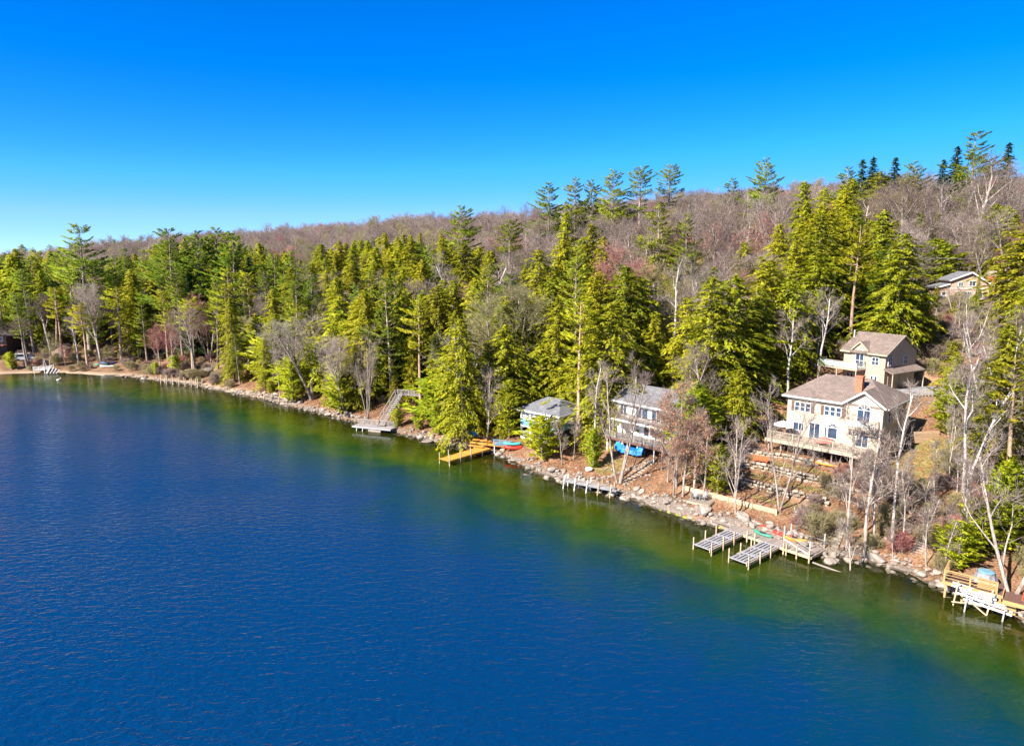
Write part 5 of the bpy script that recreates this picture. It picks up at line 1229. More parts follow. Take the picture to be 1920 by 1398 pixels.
hull(4.2, 1.5, 0.7, deck=False).build('hull', M['white'], o, True)
m = MB(); ns = 9; v = []; 
for i in range(ns):
    t = -1+2*i/(ns-1); w = 0.95*(1-0.55*abs(t)**2.5); sag = 0.10*math.sin(i*2.1); top = 1.05-0.25*math.cos(t*3.0)+sag
    v += [(2.3*t,-w,0.25+0.1*math.sin(i*1.7)),(2.3*t,-w*0.75,0.75+sag*0.5),(2.3*t,0,top),(2.3*t,w*0.75,0.75),(2.3*t,w,0.3)]
m.add(v, [(i*5+j,i*5+j+1,i*5+j+6,i*5+j+5) for i in range(ns-1) for j in range(4)] )
tp_ = m.build('tarp', M['blue'], o); md = tp_.modifiers.new('thick', 'SOLIDIFY'); md.thickness = 0.03
steps('stone_steps', 'pale stone steps climbing the bank beside the grey shore maple', 'steps', (*hit(1172,908)[:2], hit(1172,908)[2]), hit(1222,862), 1.5, 11, 'wallstone', False, 0.22, 0.55)

# ---------------------------------------------------------------- docks by the cream house
DA = Vector((24.0, 71.2, 0)); D_RZ = math.atan2(-0.76, 0.65)
def dloc(x, y): c, s = math.cos(D_RZ), math.sin(D_RZ); return DA.x + x*c - y*s, DA.y + x*s + y*c
Wk = thing('dock_walkway', 'grey plank walkway along the rocks joining the two finger docks', 'dock', (DA.x, DA.y, 0), D_RZ)
planks(Wk, -0.9, 8.6, 0.0, 1.9, 0.66, M['deckwood'], 0.3, 'x'); planks(Wk, 4.6, 8.6, 1.93, 3.3, 0.62, M['deckwood'], 0.3, 'x'); planks(Wk, -3.6, -0.93, 0.9, 2.0, 0.64, M['deckwood'], 0.3, 'x')
for (p, q) in [((-0.9,-0.04),(8.6,-0.04)), ((-0.9,1.94),(4.6,1.94)), ((8.64,0),(8.64,3.3))]:
    m = MB(); m.beam((*p,0.52),(*q,0.52),0.06,0.26); m.build('edge_board', M['postwood'], Wk)
for x, y in [(1.7,-0.1),(2.6,-0.1),(5.8,-0.1),(6.1,-0.1),(8.5,-0.12),(7.2,-0.1),(-0.8,1.8),(2.5,1.8),(-3.4,1.0),(-3.4,1.9)]: post(Wk, x, y, -1.8, 1.25 if y < 0 else 0.58, 0.13)
for k, x0 in enumerate((-0.85, 3.3)):
    lab = ['pale slatted finger dock, the farther and upper of the pair below the cream house', 'pale slatted finger dock, the nearer and lower of the pair below the cream house'][k]
    fx_, fy_ = dloc(x0, 0); o = thing('finger_dock', lab, 'dock', (fx_, fy_, 0), D_RZ, 'pale finger docks')
    for x in (0.03, 2.0): m = MB(); m.box(x-0.05, x+0.05, -6.2, -0.12, 0.36, 0.60); m.build('side_beam', M['postwood'], o)
    for i in range(5): m = MB(); x = 0.16+0.375*i; m.box(x, x+0.235, -6.1, -0.15, 0.605, 0.65); m.build('plank', M['alu'], o)
    for y in (-6.15, -4.15, -2.15, -0.2): m = MB(); m.box(0.0, 2.03, y-0.07, y+0.07, 0.655 if y not in (-6.15,) else 0.61, 0.70); m.build('cross_beam', M['alu'], o)
    for y in (-4.0, -2.0): m = MB(); m.beam((0.1,y-0.6,0.675),(1.95,y+0.5,0.675),0.14,0.03); m.build('brace', M['alu'], o)
    for y in (-6.0, -3.9, -1.9):
        for x in (-0.06, 2.1): post(o, x, y, -2.6, 1.35+random.uniform(-0.15,0.15), 0.12)
o = thing('pipe_railing', 'white pipe railing frame round the lower landing of the dock walkway', 'railing', (*dloc(4.7,2.0), 0.63), D_RZ)
rp = [(0,0),(3.7,-1.9),(3.7,1.2),(0.1,1.2)]
for x, y in rp: m = MB(); m.tube([(x,y,0),(x,y,1.5)], 0.05, 8); m.build('pipe_post', M['white'], o)
for (p, q) in zip(rp, rp[1:]+rp[:1]):
    for z in (0.75,): m = MB(); m.tube([(*p,z),(*q,z)], 0.03, 6); m.build('pipe', M['greycover'], o)
m = MB(); m.tube([(0,0,0.1),(3.7,-1.9,0.1)], 0.06, 6); m.build('pipe', M['white'], o)
kx, ky = dloc(3.2, 2.6); kayak('kayak', 'red and orange kayak lying beside the dock walkway', (kx, ky, 0.72), D_RZ-0.12, 4.4, 0.78, 0.36, 'red', True)
kx, ky = dloc(5.6, 2.4); kayak('kayak', 'orange kayak end to end with the red one on the dock walkway', (kx, ky, 0.66), D_RZ+0.1, 2.6, 0.7, 0.34, 'orange', True)
kx, ky = dloc(2.6, 1.4); kayak('rowboat', 'small green boat upturned on the dock walkway before the kayaks', (kx, ky, 0.66), D_RZ-0.1, 2.3, 0.7, 0.22, 'green', True)
x, y, z = hit(1499, 968); adirondack('white lawn chair on the bank above the dock walkway', (x, y, z), 2.6, 'white')
m = MB(); m.tube([(*dloc(8.9,-0.2),0.25),(*dloc(11.6,0.4),-0.1)], 0.09, 8); tag(m.build('drift_log', M['deckwood']), 'pale log floating at the right end of the dock walkway', 'log')
# chair platform
P2 = thing('lake_platform', 'small grey plank platform on the rocks with two dark chairs', 'platform', (20.6, 78.2, 1.6), -0.62)
planks(P2, 0, 2.7, 0, 2.4, 0, M['deckwood'], 0.27, 'x')
for (p, q) in [((0,-0.03),(2.7,-0.03)), ((2.73,0),(2.73,2.4)), ((0,2.43),(2.7,2.43))]: m = MB(); m.beam((*p,-0.16),(*q,-0.16),0.05,0.2); m.build('edge_board', M['postwood'], P2)
for x, y in [(0.1,0.1),(2.6,0.1),(0.1,2.3),(2.6,2.3)]: post(P2, x, y, -1.9, -0.07, 0.13, 'deckwood')
adirondack('left dark grey chair of the two on the small shore platform', (21.6,78.6,1.61), 1.0, 'greycover', 'chairs on the shore platform'); adirondack('right dark grey chair of the two on the small shore platform', (22.6,78.3,1.61), 0.8, 'greycover', 'chairs on the shore platform')
steps('wood_steps', 'narrow timber steps behind the small chair platform', 'steps', hit(1328,928), hit(1346,905), 1.1, 7, 'timber', True, side='timber')

# ---------------------------------------------------------------- terrace walls
def stone_mesh(seed, sx=1, sy=1, sz=1, n=2, box=False):
    import bmesh
    bm = bmesh.new(); bmesh.ops.create_icosphere(bm, subdivisions=n, radius=0.5); r = random.Random(seed)
    ph = [(r.uniform(-1,1), r.uniform(-1,1), r.uniform(-1,1), r.uniform(0.1,0.3)) for _ in range(7)]
    for v in bm.verts:
        d = v.co.normalized(); k = 1.0
        for a, b, c, w in ph:
            q = Vector((a,b,c)).normalized().dot(d)
            if q > 0.62: k -= (q-0.62)*w*3.2
        if box: f = lambda a: math.copysign(abs(a)**0.45, a)*0.82
        else: f = lambda a: a
        v.co = Vector((f(d.x)*sx, f(d.y)*sy, f(d.z)*sz))*0.5*k
    me = bpy.data.meshes.new('stone'); bm.to_mesh(me); bm.free(); return me
WS = []
for k in range(6): me = stone_mesh(k, 1.0, 0.9, 0.9, 2, True); me.materials.append(M['wallstone']); WS.append(me)
def stone_wall(label, pts, h, sx=0.68):
    o = thing('retaining_wall', label, 'wall', (*pts[0], hz(*pts[0])))
    b0 = Vector((*pts[0], hz(*pts[0]))); core = MB()
    for p, q in zip(pts[:-1], pts[1:]):
        L = math.hypot(q[0]-p[0], q[1]-p[1]); rz = math.atan2(q[1]-p[1], q[0]-p[0]); rows = max(1, round(h/0.42)); n = int(L/sx)
        for i in range(n):
            for j in range(rows):
                t = (i + 0.5 + 0.45*(j % 2) + random.uniform(-0.12,0.12))/n
                x, y = p[0]+(q[0]-p[0])*t, p[1]+(q[1]-p[1])*t; nx_, ny_ = -HV[0]*0.25, -HV[1]*0.25
                z = hz(x+nx_*1.6, y+ny_*1.6)
                inst('stone', random.choice(WS), o, (x-b0.x+nx_, y-b0.y+ny_, z-b0.z+0.18+0.40*j), (random.uniform(-.15,.15), random.uniform(-.15,.15), rz+random.uniform(-.2,.2)), (sx*random.uniform(1.15,1.6), 0.6, 0.52*random.uniform(0.85,1.2)))
    return o
def terr(v, us): return [uv(u, v+0.25*math.sin(u*0.9)) for u in us]
stone_wall('dry stone wall of the lowest lawn terrace below the cream house', terr(-12.15, [-1.5,0.5,3,5.5,8,10.5]), 1.25)
stone_wall('dry stone wall across the middle terrace below the cream house', terr(-8.15, [-4.5,-2.5,0,3,6,9,11.5]), 1.2)
stone_wall('dry stone wall of the top terrace just below the deck', terr(-4.65, [-3.5,-1,2,5,8,11]), 0.85)
stone_wall('low stone edging along the yellow lawn right of the cream house', [uv(11.8,-7.6), uv(14,-8.6), uv(17,-9.0)], 0.45)
stone_wall('stone wall bank beside the white cottage yard', [hit(1110,905)[:2], hit(1150,893)[:2], hit(1200,872)[:2]], 0.4)
tw = thing('timber_wall', 'tan timber retaining wall running along the lowest terrace by the water', 'wall', (*uv(-5.0,-16.4), hz(*uv(-5.0,-17.2))), H_RZ)
for j in range(3):
    for i in range(4): m = MB(); m.box(i*2.9, i*2.9+2.86, -0.13, 0.13, 0.05+0.27*j, 0.05+0.27*j+0.255); m.build('timber', M['timber'], tw)
for i in range(5): m = MB(); m.box(i*2.9-0.09, i*2.9+0.09, -0.24, -0.135, -0.4, 0.95); m.build('stake', M['timber'], tw)
for k, (a_, b_2, nm, lab) in enumerate([((1425,955),(1472,928),'handrail','dark handrail slanting across the lawn terrace steps'), ((1515,962),(1551,945),'handrail','dark handrail slanting up right of the docks')]):
    p, q = hit(*a_), hit(*b_2); o = thing(nm, lab, 'railing', p)
    d = Vector(q)-Vector(p); m = MB(); m.beam((0,0,0.8), (d.x,d.y,d.z+0.8), 0.08, 0.10); m.build('rail', M['dark'], o)
    for t in (0.03, 0.5, 0.97): m = MB(); c = d*t; m.box(c.x-0.04, c.x+0.04, c.y-0.04, c.y+0.04, c.z-0.3, c.z+0.8); m.build('rail_post', M['deckwood'], o)
steps('stone_steps', 'wide stone steps rising from the right end of the docks', 'steps', hit(1553,1022), hit(1580,958), 1.9, 11, 'wallstone', False, 0.25, 0.6)
steps('wood_steps', 'grey plank steps climbing the leaf-covered bank at right', 'steps', hit(1704,1060), hit(1738,1008), 1.1, 12, 'greywood', True, side='deckwood')

# ---------------------------------------------------------------- yellow deck at the right edge
yd_p, yd_q = Vector((38.4,57.8,0)), Vector((42.6,54.3,0)); Y_RZ = math.atan2(yd_q.y-yd_p.y, yd_q.x-yd_p.x); zY = 1.55
Y = thing('lake_deck', 'fresh yellow wood deck with railing on posts over the rocks at right', 'deck', (yd_p.x, yd_p.y, 0), Y_RZ)
planks(Y, 0, 4.3, 0, 2.6, zY, M['shutter'], 0.27, 'y')
for (p, q) in [((0,-0.04),(4.3,-0.04)), ((-0.04,0),(-0.04,2.6)), ((4.34,0),(4.34,2.6))]: m = MB(); m.beam((*p,zY-0.16),(*q,zY-0.16),0.07,0.3); m.build('edge_board', M['newwood'], Y)
for x, y in [(0.2,0.1),(1.5,0.1),(2.8,0.1),(4.2,0.1),(0.2,2.4),(4.2,2.4)]: post(Y, x, y, -0.9, zY-0.07, 0.16, 'newwood')
railing(Y, [(0.05,2.5),(0.05,0.05),(3.9,0.05)], zY, 1.0, M['newwood'], 0.13, 2.0, False, rail=0.16)
m = MB()
for k in range(6): m = MB(); m.box(2.5, 3.85, 0.10, 0.14, zY+0.12+0.14*k, zY+0.20+0.14*k); m.build('rail_slat', M['newwood'], Y)
planks(Y, 4.4, 6.2, -0.3, 1.9, zY-0.25, M['shutter'], 0.27, 'y'); m = MB(); m.beam((4.4,-0.36,zY-0.4),(7.4,-0.36,zY-0.4),0.08,0.34); m.build('edge_board', M['newwood'], Y)
for k in range(3): m = MB(); m.box(4.0, 5.4, -0.55-0.3*k, -0.3-0.3*k, zY-0.55-0.22*k, zY-0.46-0.22*k); m.build('tread', M['newwood'], Y)
post(Y, 6.1, 1.8, zY-0.3, zY+0.9, 0.13, 'newwood')
o = thing('red_deck', 'red stained deck frame cut by the right edge of the picture', 'deck', (43.2,54.6,0.0), Y_RZ)
planks(o, 0, 3.2, 0, 2.4, 1.2, M['greycover'], 0.4, 'x'); 
for (p, q) in [((0,-0.05),(3.2,-0.05)), ((-0.05,0),(-0.05,2.4))]: m = MB(); m.beam((*p,1.12),(*q,1.12),0.1,0.45); m.build('edge_board', M['redwood'], o)
for x in (0.1, 3.0): post(o, x, 0.1, -0.8, 1.1, 0.14, 'redwood')
cx_, cy_ = yd_p.x + 2.9*math.cos(Y_RZ) - 2.0*math.sin(Y_RZ), yd_p.y + 2.9*math.sin(Y_RZ) + 2.0*math.cos(Y_RZ)
o = thing('covered_table', 'round table under a grey cover with pale blue top on the yellow deck', 'table', (cx_, cy_, zY+0.01))
m = MB(); n = 20; v = []
for j, (r_0, zz) in enumerate([(0.95,0.0),(0.86,0.35),(0.74,0.75),(0.70,0.95)]):
    for k in range(n): a_ = 2*math.pi*k/n; rr = r_0*(1+0.09*(1-j/3)*math.cos(k*math.pi)); v.append((rr*math.cos(a_), rr*math.sin(a_), zz))
m.add(v, [(j*n+k, j*n+(k+1)%n, (j+1)*n+(k+1)%n, (j+1)*n+k) for j in range(3) for k in range(n)]); m.build('cover', M['greycover'], o)
m = MB(); m.tube([(0,0,0.95),(0,0,1.02),(0,0,1.08)], [0.66,0.66,0.5], 20); m.build('lid', M['paleblue'], o)
S_ = thing('stored_dock', 'white dock sections stacked on slanting posts in front of the yellow deck', 'dock', (yd_p.x, yd_p.y, 0), Y_RZ)
for k, (y_, z_) in enumerate([(-0.55,1.35),(-0.95,0.95),(-1.15,0.62)]):
    for x in (0.9,): 
        m = MB(); m.beam((0.7+0.5*k,y_,z_+0.2),(4.0+0.6*k,y_-0.15,z_-0.05),0.09,0.16); m.build('side_beam', M['white'], S_)
        m = MB(); m.beam((0.7+0.5*k,y_+0.62,z_+0.24),(4.0+0.6*k,y_+0.47,z_-0.02),0.09,0.16); m.build('side_beam', M['white'], S_)
    for i in range(4): m = MB(); t = (i+0.5)/4; m.beam((0.8+0.5*k+3.2*t,y_+0.03-0.15*t,z_+0.16-0.23*t),(0.8+0.5*k+3.2*t,y_+0.6-0.15*t,z_+0.2-0.23*t),0.35,0.04); m.build('slat', M['lilac'], S_)
for x, y_, tl in [(1.2,-0.8,0.5),(3.7,-1.0,0.6),(2.0,-1.6,0.2),(4.7,-1.5,0.3)]: m = MB(); m.beam((x-tl*0.5,y_-0.35,-0.9),(x,y_,2.2 if y_>-1.2 else 1.3),0.11,0.11); m.build('post', M['postwood'] if y_ > -1.2 else M['alu'], S_)
m = MB(); m.beam((0.9,-1.25,0.35),(2.7,-1.35,0.75),0.09,0.09); m.build('brace', M['postwood'], S_); m = MB(); m.beam((2.4,-1.3,0.7),(3.5,-1.4,0.0),0.09,0.09); m.build('brace', M['postwood'], S_)

# ---------------------------------------------------------------- orange dock, blue deck and boats before the boathouse
O_P, O_Q = Vector((-9.95,97.3,0)), Vector((-4.0,104.0,0)); O_RZ = math.atan2(O_Q.y-O_P.y, O_Q.x-O_P.x); OL = (O_Q-O_P).length
O = thing('orange_dock', 'orange stained plank dock reaching into the lake left of the boathouse', 'dock', (O_P.x, O_P.y, 0), O_RZ)
planks(O, 0, OL, -0.95, 0.95, 0.82, M['orangewood'], 0.28, 'x')
for y in (-0.99, 0.99): m = MB(); m.beam((0,y,0.70),(OL,y,0.70),0.06,0.24); m.build('edge_board', M['orangewood'], O)
for x, y in [(0.2,-1.06),(0.2,1.06),(2.4,-1.06),(4.6,-1.06),(2.0,1.06),(7,-1.06)]: post(O, x, y, -2.4, 1.7 if x < 3 or y < 0 and x < 5 else 0.7, 0.12)
O2 = thing('orange_platform', 'orange stepped landing with benches where the orange dock meets the shore', 'platform', (O_Q.x, O_Q.y, 0), O_RZ-math.pi/2+0.35)
planks(O2, -1.2, 3.2, -0.2, 1.8, 1.25, M['orangewood'], 0.3, 'x')
for k in range(3): m = MB(); m.box(-2.6, -0.2+0.3*k, -0.9+0.75*k, -0.45+0.75*k, 1.0+0.28*k, 1.12+0.28*k); m.build('bench_step', M['orangewood'], O2)
for x, y in [(-2.4,-0.6),(-2.4,0.9),(0.0,1.6),(3.0,1.6),(3.0,0),(-0.4,-0.6)]: post(O2, x, y, -0.6, 1.18, 0.14, 'orangewood')
for k, (px, py) in enumerate([(881,828),(891,826)]):
    x, y, z = hit(px, py); adirondack(['left','right'][k] + ' bright blue chair of the pair behind the orange landing', (x, y, 1.6), -2.3, 'bluechair', 'bright blue chairs')
x, y, z = hit(945, 842)
BD = thing('blue_deck', 'small pale blue railed deck on the rocks right of the orange landing', 'deck', (x-1.6, y-0.2, 1.4), -0.35)
planks(BD, 0, 3.0, 0, 1.7, 0, M['paleblue'], 0.3, 'x'); railing(BD, [(0,0),(3.0,0)], 0, 0.85, M['paleblue'], 0.1, 1.0, True)
for xx in (0.1, 2.9): post(BD, xx, 0.1, -1.7, -0.07, 0.13, 'white')
x, y, z = hit(962, 846)
kayak('rowboat', 'red boat lying under the turquoise one on the bank before the boathouse', (x, y, z+0.35), -0.15, 2.9, 0.95, 0.42, 'red', True); kayak('rowboat', 'turquoise upturned boat on top of the red one before the boathouse', (x-0.1, y+0.1, z+0.95), -0.1, 2.7, 0.9, 0.36, 'teal', True)
m = MB()
x0_, y0_, z0_ = hit(925, 828); x1_, y1_, z1_ = hit(975, 808)
m.tube([(x0_,y0_,z0_+0.6),((x0_+x1_)/2,(y0_+y1_)/2,(z0_+z1_)/2+0.9),(x1_,y1_,z1_+0.9)], 0.09, 6); tag(m.build('fallen_pole', M['dark']), 'dark pole slanting up the leafy bank behind the blue deck', 'pole')
m = MB(); bx_, by_, bz_ = hit(1103, 884)
me = stone_mesh(77, 1, 0.9, 0.8); me.materials.append(M['white'])
o = bpy.data.objects.new('boulder', me); link(o); o.location = (bx_, by_, bz_+0.3); o.scale = (1.5,1.2,1.0); tag(o, 'large white boulder on the bank before the white cottage', 'boulder')

# ---------------------------------------------------------------- white gangway before the white cottage
g0, g1 = Vector((6.9,87.6,0)), Vector((13.3,83.6,0)); GR = math.atan2(g1.y-g0.y, g1.x-g0.x); GL = (g1-g0).length
G = thing('gangway_dock', 'narrow dock frame on white slanting posts beside the shore wall', 'dock', (g0.x, g0.y, 0), GR)
for y in (-0.45, 0.45): m = MB(); m.beam((0,y,1.0),(GL,y,0.95),0.08,0.2); m.build('side_beam', M['greycover'], G)
planks(G, 0.3, GL-0.3, -0.4, 0.4, 1.14, M['greywood'], 0.32, 'x')
for x in (0.3, 1.9, 3.6, 5.2, 6.9):
    for s in (-1, 1): m = MB(); m.beam((x-0.25,s*0.75,-1.4),(x,s*0.52,1.75),0.11,0.11); m.build('post', M['postwood'] if x > 5 else M['white'], G)
    m = MB(); m.beam((x-0.1,-0.6,0.55),(x-0.1,0.6,0.95),0.07,0.07); m.build('brace', M['white'], G)

# ---------------------------------------------------------------- grey dock and stairs
q0, q1 = Vector((-27.6,118.6,0)), Vector((-20.4,115.9,0)); QR = math.atan2(q1.y-q0.y, q1.x-q0.x); QL = (q1-q0).length
Q = thing('grey_dock', 'grey plank dock with railing at the foot of the wooden stairs', 'dock', (q0.x, q0.y, 0), QR)
planks(Q, 0, QL, -0.9, 0.9, 0.85, M['greywood'], 0.3, 'x')
for y in (-0.94, 0.94): m = MB(); m.beam((0,y,0.72),(QL,y,0.72),0.07,0.26); m.build('edge_board', M['alu'], Q)
for x in (1.0, 2.2): m = MB(); m.beam((x-0.5,-0.9,-1.6),(x,-0.8,0.9),0.1,0.1); m.build('post', M['white'], Q)
m = MB(); m.box(3.2, 5.6, -0.8, 0.8, -0.9, 0.6); m.build('crib', M['stone'], Q)
railing(Q, [(0.6,0.85),(QL-0.3,0.85)], 0.86, 0.9, M['greywood'], 0.09, 1.2, True)
sx_, sy_, sz_ = hit(722, 790); ex_, ey_, ez_ = hit(751, 768)
steps('wood_stairs', 'grey wooden stairs with handrails rising from the grey dock', 'stairs', (q1.x-2.4, q1.y+1.3, 0.9), (-20.6, 124.2, 5.0), 1.3, 16, 'greywood', True, side='greywood')
ST = bpy.context.scene.collection.objects[-1].parent
Ls = math.hypot(-20.6-(q1.x-2.4), 124.2-(q1.y+1.3))
for s in (-0.7, 0.7):
    m = MB(); m.beam((0,s,1.0),(Ls,s,5.1),0.08,0.08); m.build('handrail', M['greywood'], ST)
    for t in (0.02, 0.35, 0.68, 0.98): m = MB(); m.box(Ls*t-0.04, Ls*t+0.04, s-0.04, s+0.04, 4.1*t, 4.1*t+1.0); m.build('baluster', M['greywood'], ST)
o = thing('stair_landing', 'grey railed landing at the top of the grey dock stairs', 'landing', (-20.9,124.4,5.05), -0.35)
planks(o, 0, 4.6, -0.1, 1.4, 0.02, M['greywood'], 0.3, 'x'); railing(o, [(0,-0.1),(4.6,-0.1)], 0.02, 0.95, M['greywood'], 0.09, 1.2, True)
for x in (0.2, 4.4): post(o, x, 0.0, -4.5, -0.05, 0.12, 'greywood')

# ---------------------------------------------------------------- old dock frames of the left shore
def old_frame(label, a, b, n, tilt):
    o = thing('old_dock', label, 'dock', (a[0], a[1], 0)); d = Vector((b[0]-a[0], b[1]-a[1], 0))
    for i in range(n):
        c = d*(i/(n-1)); h = random.uniform(1.7, 2.3)
        m = MB(); m.beam((c.x-tilt, c.y-0.3, -1.0), (c.x, c.y, h), 0.13, 0.13); m.build('post', M['postwood'], o)
        m = MB(); m.beam((c.x-tilt+0.5, c.y+0.9, -0.2), (c.x+0.5, c.y+1.2, h-0.3), 0.13, 0.13); m.build('post', M['postwood'], o)
    m = MB(); m.beam((0,0,0.95),(d.x,d.y,0.95),0.1,0.14); m.build('rail', M['deckwood'], o); m = MB(); m.beam((0.5,1.1,0.95),(d.x+0.5,d.y+1.1,0.95),0.1,0.14); m.build('rail', M['deckwood'], o)
old_frame('row of pale dock posts standing along the left rocky shore', plane(303,719)[:2], plane(372,727)[:2], 7, 0.15)
old_frame('leaning pale dock posts left of the curved thin tree', plane(497,748)[:2], plane(540,757)[:2], 4, 0.5)
# far left house, cabin, boats
L1 = thing('dark_house', 'dark brown lakeside house with white-framed windows at the left edge', 'house', (-152.0, 194.0, 2.6), 0.10)
m = MB(); m.extr([(0,-0.8),(9,-0.8),(9,5.2),(4.5,7.4),(0,5.2)], 'y', 0, 8); m.build('wall', M['darkwood'], L1); gable_roof(L1, -0.6, 9.6, -0.8, 8.6, 5.0, 2.5, M['roofbrown'], 'y')
for a in (5.0, 6.1, 7.2): window(L1, ('front',0.0), a, 3.6, 1.0, 1.3, 2, 1)
for a in (1.0, 4.2): window(L1, ('front',0.0), a, 0.6, 2.0, 1.6, 2, 1)
m = MB(); m.extr([(-0.3,2.55),(9.2,2.55),(9.2,2.75),(-0.3,2.75)], 'y', -2.2, -0.01); m.build('porch_roof', M['maroon'], L1)
for x in (0.1, 4.4, 8.9): post(L1, x, -2.0, -0.6, 2.54, 0.2, 'darkwood', 'porch_post')
x, y, z = hit(216, 676)
L2 = thing('forest_cabin', 'dark cabin with tan roof edge half hidden behind the left shore trunks', 'cabin', (x-2, y+6, hz(x,y+6)-0.4), -0.1)
m = MB(); m.extr([(0,-0.5),(8,-0.5),(8,3.2),(4,5.0),(0,3.2)], 'y', 0, 6); m.build('wall', M['darkwood'], L2); gable_roof(L2, -0.5, 8.5, -0.6, 6.6, 3.0, 2.0, M['timber'], 'y')
for a in (1.0, 5.2): window(L2, ('front',0.0), a, 1.0, 1.6, 1.2, 2, 1)
x, y, z = hit(86, 679)
L3 = thing('orange_shed', 'small orange-brown shed with teal door among the left shore trees', 'shed', (x-1.5, y+5, hz(x,y+5)-0.2), 0.1)
m = MB(); m.extr([(0,-0.4),(3.6,-0.4),(3.6,2.3),(1.8,3.3),(0,2.3)], 'y', 0, 3); m.build('wall', M['shingleorange'], L3); gable_roof(L3, -0.3, 3.9, -0.3, 3.3, 2.15, 1.15, M['roofbrown'], 'y')
m = MB(); m.box(2.1, 3.0, -0.05, -0.002, -0.1, 1.9); m.build('door', M['teal'], L3)
x, y, z = hit(48, 676); V2 = thing('parked_van', 'pale van parked among the trunks behind the left beach', 'van', (x, y, z+0.05), 0.4)
m = MB(); m.extr([(-2.2,0.35),(2.2,0.35),(2.25,0.95),(1.55,1.15),(1.0,1.95),(-2.1,2.0),(-2.25,1.1)], 'y', -0.9, 0.9); m.build('body', M['carpaint'], V2)
m = MB(); m.extr([(-1.9,1.2),(1.30,1.2),(0.92,1.82),(-1.85,1.86)], 'y', -0.915, -0.902); m.build('side_window', M['glass'], V2)
for x_ in (-1.45, 1.4):
    for y_ in (-0.85, 0.85): m = MB(); m.tube([(x_,y_-0.11,0.33),(x_,y_+0.11,0.33)], 0.33, 14); m.build('wheel', M['tyre'], V2)
fx0 = plane(66, 699)
Fd = thing('white_dock', 'white railed dock with a ladder frame on the far left beach', 'dock', (fx0[0], fx0[1]-0.5, 0), 0.05)
planks(Fd, 0, 2.8, 0, 4.0, 0.8, M['white'], 0.4, 'y'); railing(Fd, [(0,0),(2.8,0),(2.8,3.9)], 0.8, 0.95, M['white'], 0.14, 1.2, True)
for xx in (0.1, 2.7):
    for yy in (0.1, 3.8): post(Fd, xx, yy, -1.0, 0.73, 0.16, 'white')
for xx in (0.9, 1.9): m = MB(); m.beam((xx,2.5,0.8),(1.4,2.5,3.4),0.12,0.12); m.build('ladder_frame', M['alu'], Fd)
fx1 = plane(100, 700); Fe = thing('stored_dock', 'grey dock pieces heaped on the sand right of the far white dock', 'dock', (fx1[0], fx1[1]-0.6, 0.1), 0.2)
for k in range(4): m = MB(); m.beam((-1.2+0.7*k,0,0.0),(-0.6+0.7*k,0.8,1.5-0.2*k),0.8,0.1); m.build('panel', M['greywood'], Fe)
for k, (px, py, mt, lab, L_) in enumerate([(205,689,'white','white canoe lying on the left beach below the pines',4.8),(190,686,'green','green kayak left of the white canoe on the beach',3.4),(203,683,'bluechair','blue kayak behind the white canoe on the beach',3.4)]):
    x, y, z = hit(px, py); kayak('canoe' if k == 0 else 'kayak', lab, (x, y, z+0.12), 0.05+0.1*k, L_, 0.9, 0.4, mt, True)
x, y, z = hit(258, 689); kayak('rowboat', 'grey aluminium rowboat between the pine trunks on the left beach', (x, y, z+0.12), 0.0, 4.2, 1.3, 0.55, 'alu', False)
x, y, _ = plane(110, 713)
o = thing('water_bird', 'white bird floating on the lake off the left beach', 'bird', (x, y, 0.0), 0.2)
m = MB(); m.tube([(-0.55,0,0.22),(-0.4,0,0.16),(-0.1,0,0.14),(0.25,0,0.17),(0.36,0,0.30),(0.38,0,0.55),(0.44,0,0.66),(0.56,0,0.64)], [0.02,0.14,0.24,0.20,0.10,0.06,0.085,0.02], 10); m.build('body', M['white'], o, True)
m = MB(); m.tube([(0.54,0,0.645),(0.68,0,0.61)], [0.03,0.01], 6); m.build('bill', M['orange'], o)
hx, hy, hz_ = hit(372, 702); pts = [hit(px, py) for px, py in [(372,705),(366,698),(370,688),(384,677),(398,668)]]
m = MB(); m.tube([(p[0],p[1],p[2]+0.12) for p in pts], 0.14, 6); tag(m.build('drain_hose', M['dark']), 'dark hose snaking down the sandy left slope', 'hose')
x, y, z = hit(392, 700); me = stone_mesh(99, 1,1,1); me.materials.append(M['stone']); o = link(bpy.data.objects.new('boulder', me)); o.location = (x,y,z+0.6); o.scale = (2.6,2.0,2.2); tag(o, 'big grey boulder at the water below the sandy left slope', 'boulder')

# ---------------------------------------------------------------- rocky shore
SHR = []
for k in range(9): me = stone_mesh(40+k, 1.0, 0.8, 0.62, 2); me.materials.append(M['stone']); SHR.append(me)
rk = np.random.default_rng(33)
seg = np.hypot(*(SH[1:]-SH[:-1]).T); cum = np.concatenate([[0], np.cumsum(seg)])
def shore_at(a): i = int(np.clip(np.searchsorted(cum, a)-1, 0, len(seg)-1)); t = (a-cum[i])/seg[i]; p = SH[i]*(1-t)+SH[i+1]*t; d = unit(SH[i+1]-SH[i]); return p, np.array((-d[1], d[0]))
a_lo = float(shore_dist(np.array([plane(230,706)[0]]), np.array([plane(230,706)[1]]))[1][0]); a_hi = float(shore_dist(np.array([47.0]), np.array([50.0]))[1][0])
rocks = []
a_ = a_lo
while a_ < a_hi:
    p, nrm = shore_at(a_)
    Yd = p[1]; bank = 1.0 if p[0] > -62 else 0.35
    for _ in range(int(rk.integers(10, 15)*bank)):
        s = rk.uniform(-1.3, 1.3) if rk.random() < 0.86 else rk.uniform(-4.5, -1.0); size = float(np.clip(rk.lognormal(-1.05, 0.58), 0.13, 1.6))
        q = p + nrm*s + rk.normal(0, 0.35, 2); rocks.append((size/Yd, size, q[0], q[1]))
    a_ += 0.62
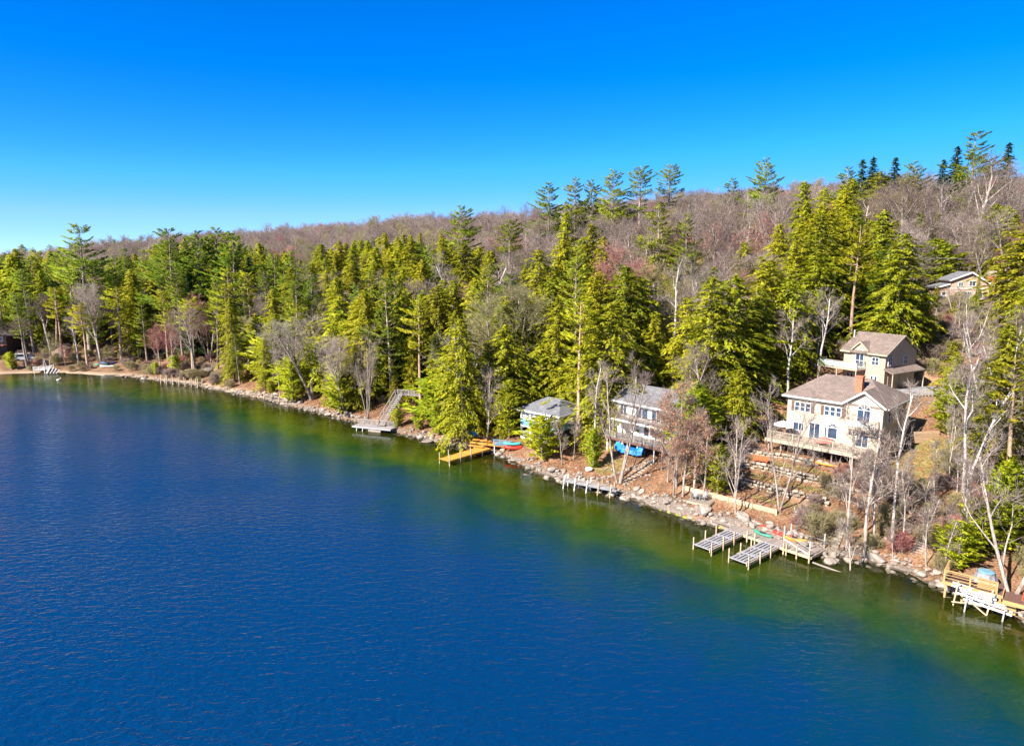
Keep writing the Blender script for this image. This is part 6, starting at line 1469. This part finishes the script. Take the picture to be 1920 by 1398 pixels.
for _ in range(140):                                                 # loose stones over the yards and terraces
    u_, v_ = rk.uniform(-8, 18), rk.uniform(-20, -3); x, y = uv(u_, v_); rocks.append((0.3/y, float(rk.uniform(0.15, 0.45)), x, y))
for _ in range(60): x, y, _z = hit(rk.uniform(1080,1240), rk.uniform(862,915)); rocks.append((0.3/y, float(rk.uniform(0.15,0.5)), x, y))
rocks.sort(reverse=True)
rz_all = height(np.array([r[2] for r in rocks]), np.array([r[3] for r in rocks]))
sb = MB(); 
strip = []; arcs = np.arange(a_lo-6, a_hi, 1.5)
for a in arcs:
    p, nrm = shore_at(a); strip.append([(*(p+nrm*s), float(hz(*(p+nrm*s)))+0.05+0.10*math.sin(a*3+s*4)*(0.3 if s < -1 else 1)-(0.25 if s in (-1.4, 1.1) else 0)) for s in (-1.4,-0.8,-0.2,0.3,0.7,1.1)])
sb.add([p for r in strip for p in r], [(i*6+j, i*6+j+1, (i+1)*6+j+1, (i+1)*6+j) for i in range(len(strip)-1) for j in range(5)])
shore_o = sb.build('rocky_shore', M['gravel'], None, True); shore_o['kind'] = 'structure'
Vs, Ts, off = [], [], 0
for k, ((_, size, x, y), z) in enumerate(zip(rocks, rz_all)):
    rot = (float(rk.uniform(-.3,.3)), float(rk.uniform(-.3,.3)), float(rk.uniform(0,6.28))); sc_ = (size*float(rk.uniform(0.9,1.5)), size*1.1, size*float(rk.uniform(0.8,1.3)))
    zz = (max(float(z), -0.2) if z > -0.4 else float(z)) + size*0.12
    if k < 300: inst('stone', SHR[k % 9], shore_o, (x, y, zz), rot, sc_)
    else:
        me = SHR[k % 9]; v = np.array([p.co for p in me.vertices]) if k < 309 else CACHE[k % 9][0]
        if k < 309:
            if k == 300: CACHE = {}
            t = np.array([list(p.vertices) for p in me.polygons]); CACHE[k % 9] = (v, t)
        t = CACHE[k % 9][1]; mt = Matrix.LocRotScale(Vector((x,y,zz)), __import__('mathutils').Euler(rot), Vector(sc_)); A = np.array(mt)
        Vs.append(v @ A[:3,:3].T + A[:3,3]); Ts.append(t+off); off += len(v)
so = link(bpy.data.objects.new('small_stones', mesh_np('small_stones', np.concatenate(Vs), np.concatenate(Ts), M['stone'])), shore_o); so['kind'] = 'stuff'
# fallen leaves and dry grass tufts on the banks
lx = rk.uniform(-70, 75, 240000); ly = rk.uniform(48, 165, 240000); ls, _ = shore_dist(lx, ly); ok = (ls > 1.0) & (ls < 36); lx, ly = lx[ok], ly[ok]; lz = height(lx, ly) + 0.05
n = len(lx); Pq = np.stack([lx, ly, lz], 1); LV, LT = leaf_tris(Pq, np.column_stack([rk.normal(0,1,(n,2)), rk.normal(0,0.3,n)]), rk.uniform(0.14,0.32,n), rk.uniform(0.10,0.22,n), 0.6, rk)
lo_ = link(bpy.data.objects.new('leaf_litter', mesh_np('leaf_litter', LV, LT, M['beechleaf']))); lo_['kind'] = 'stuff'; lo_['label'] = 'fallen brown leaves strewn over the lake banks'; lo_['category'] = 'leaves'
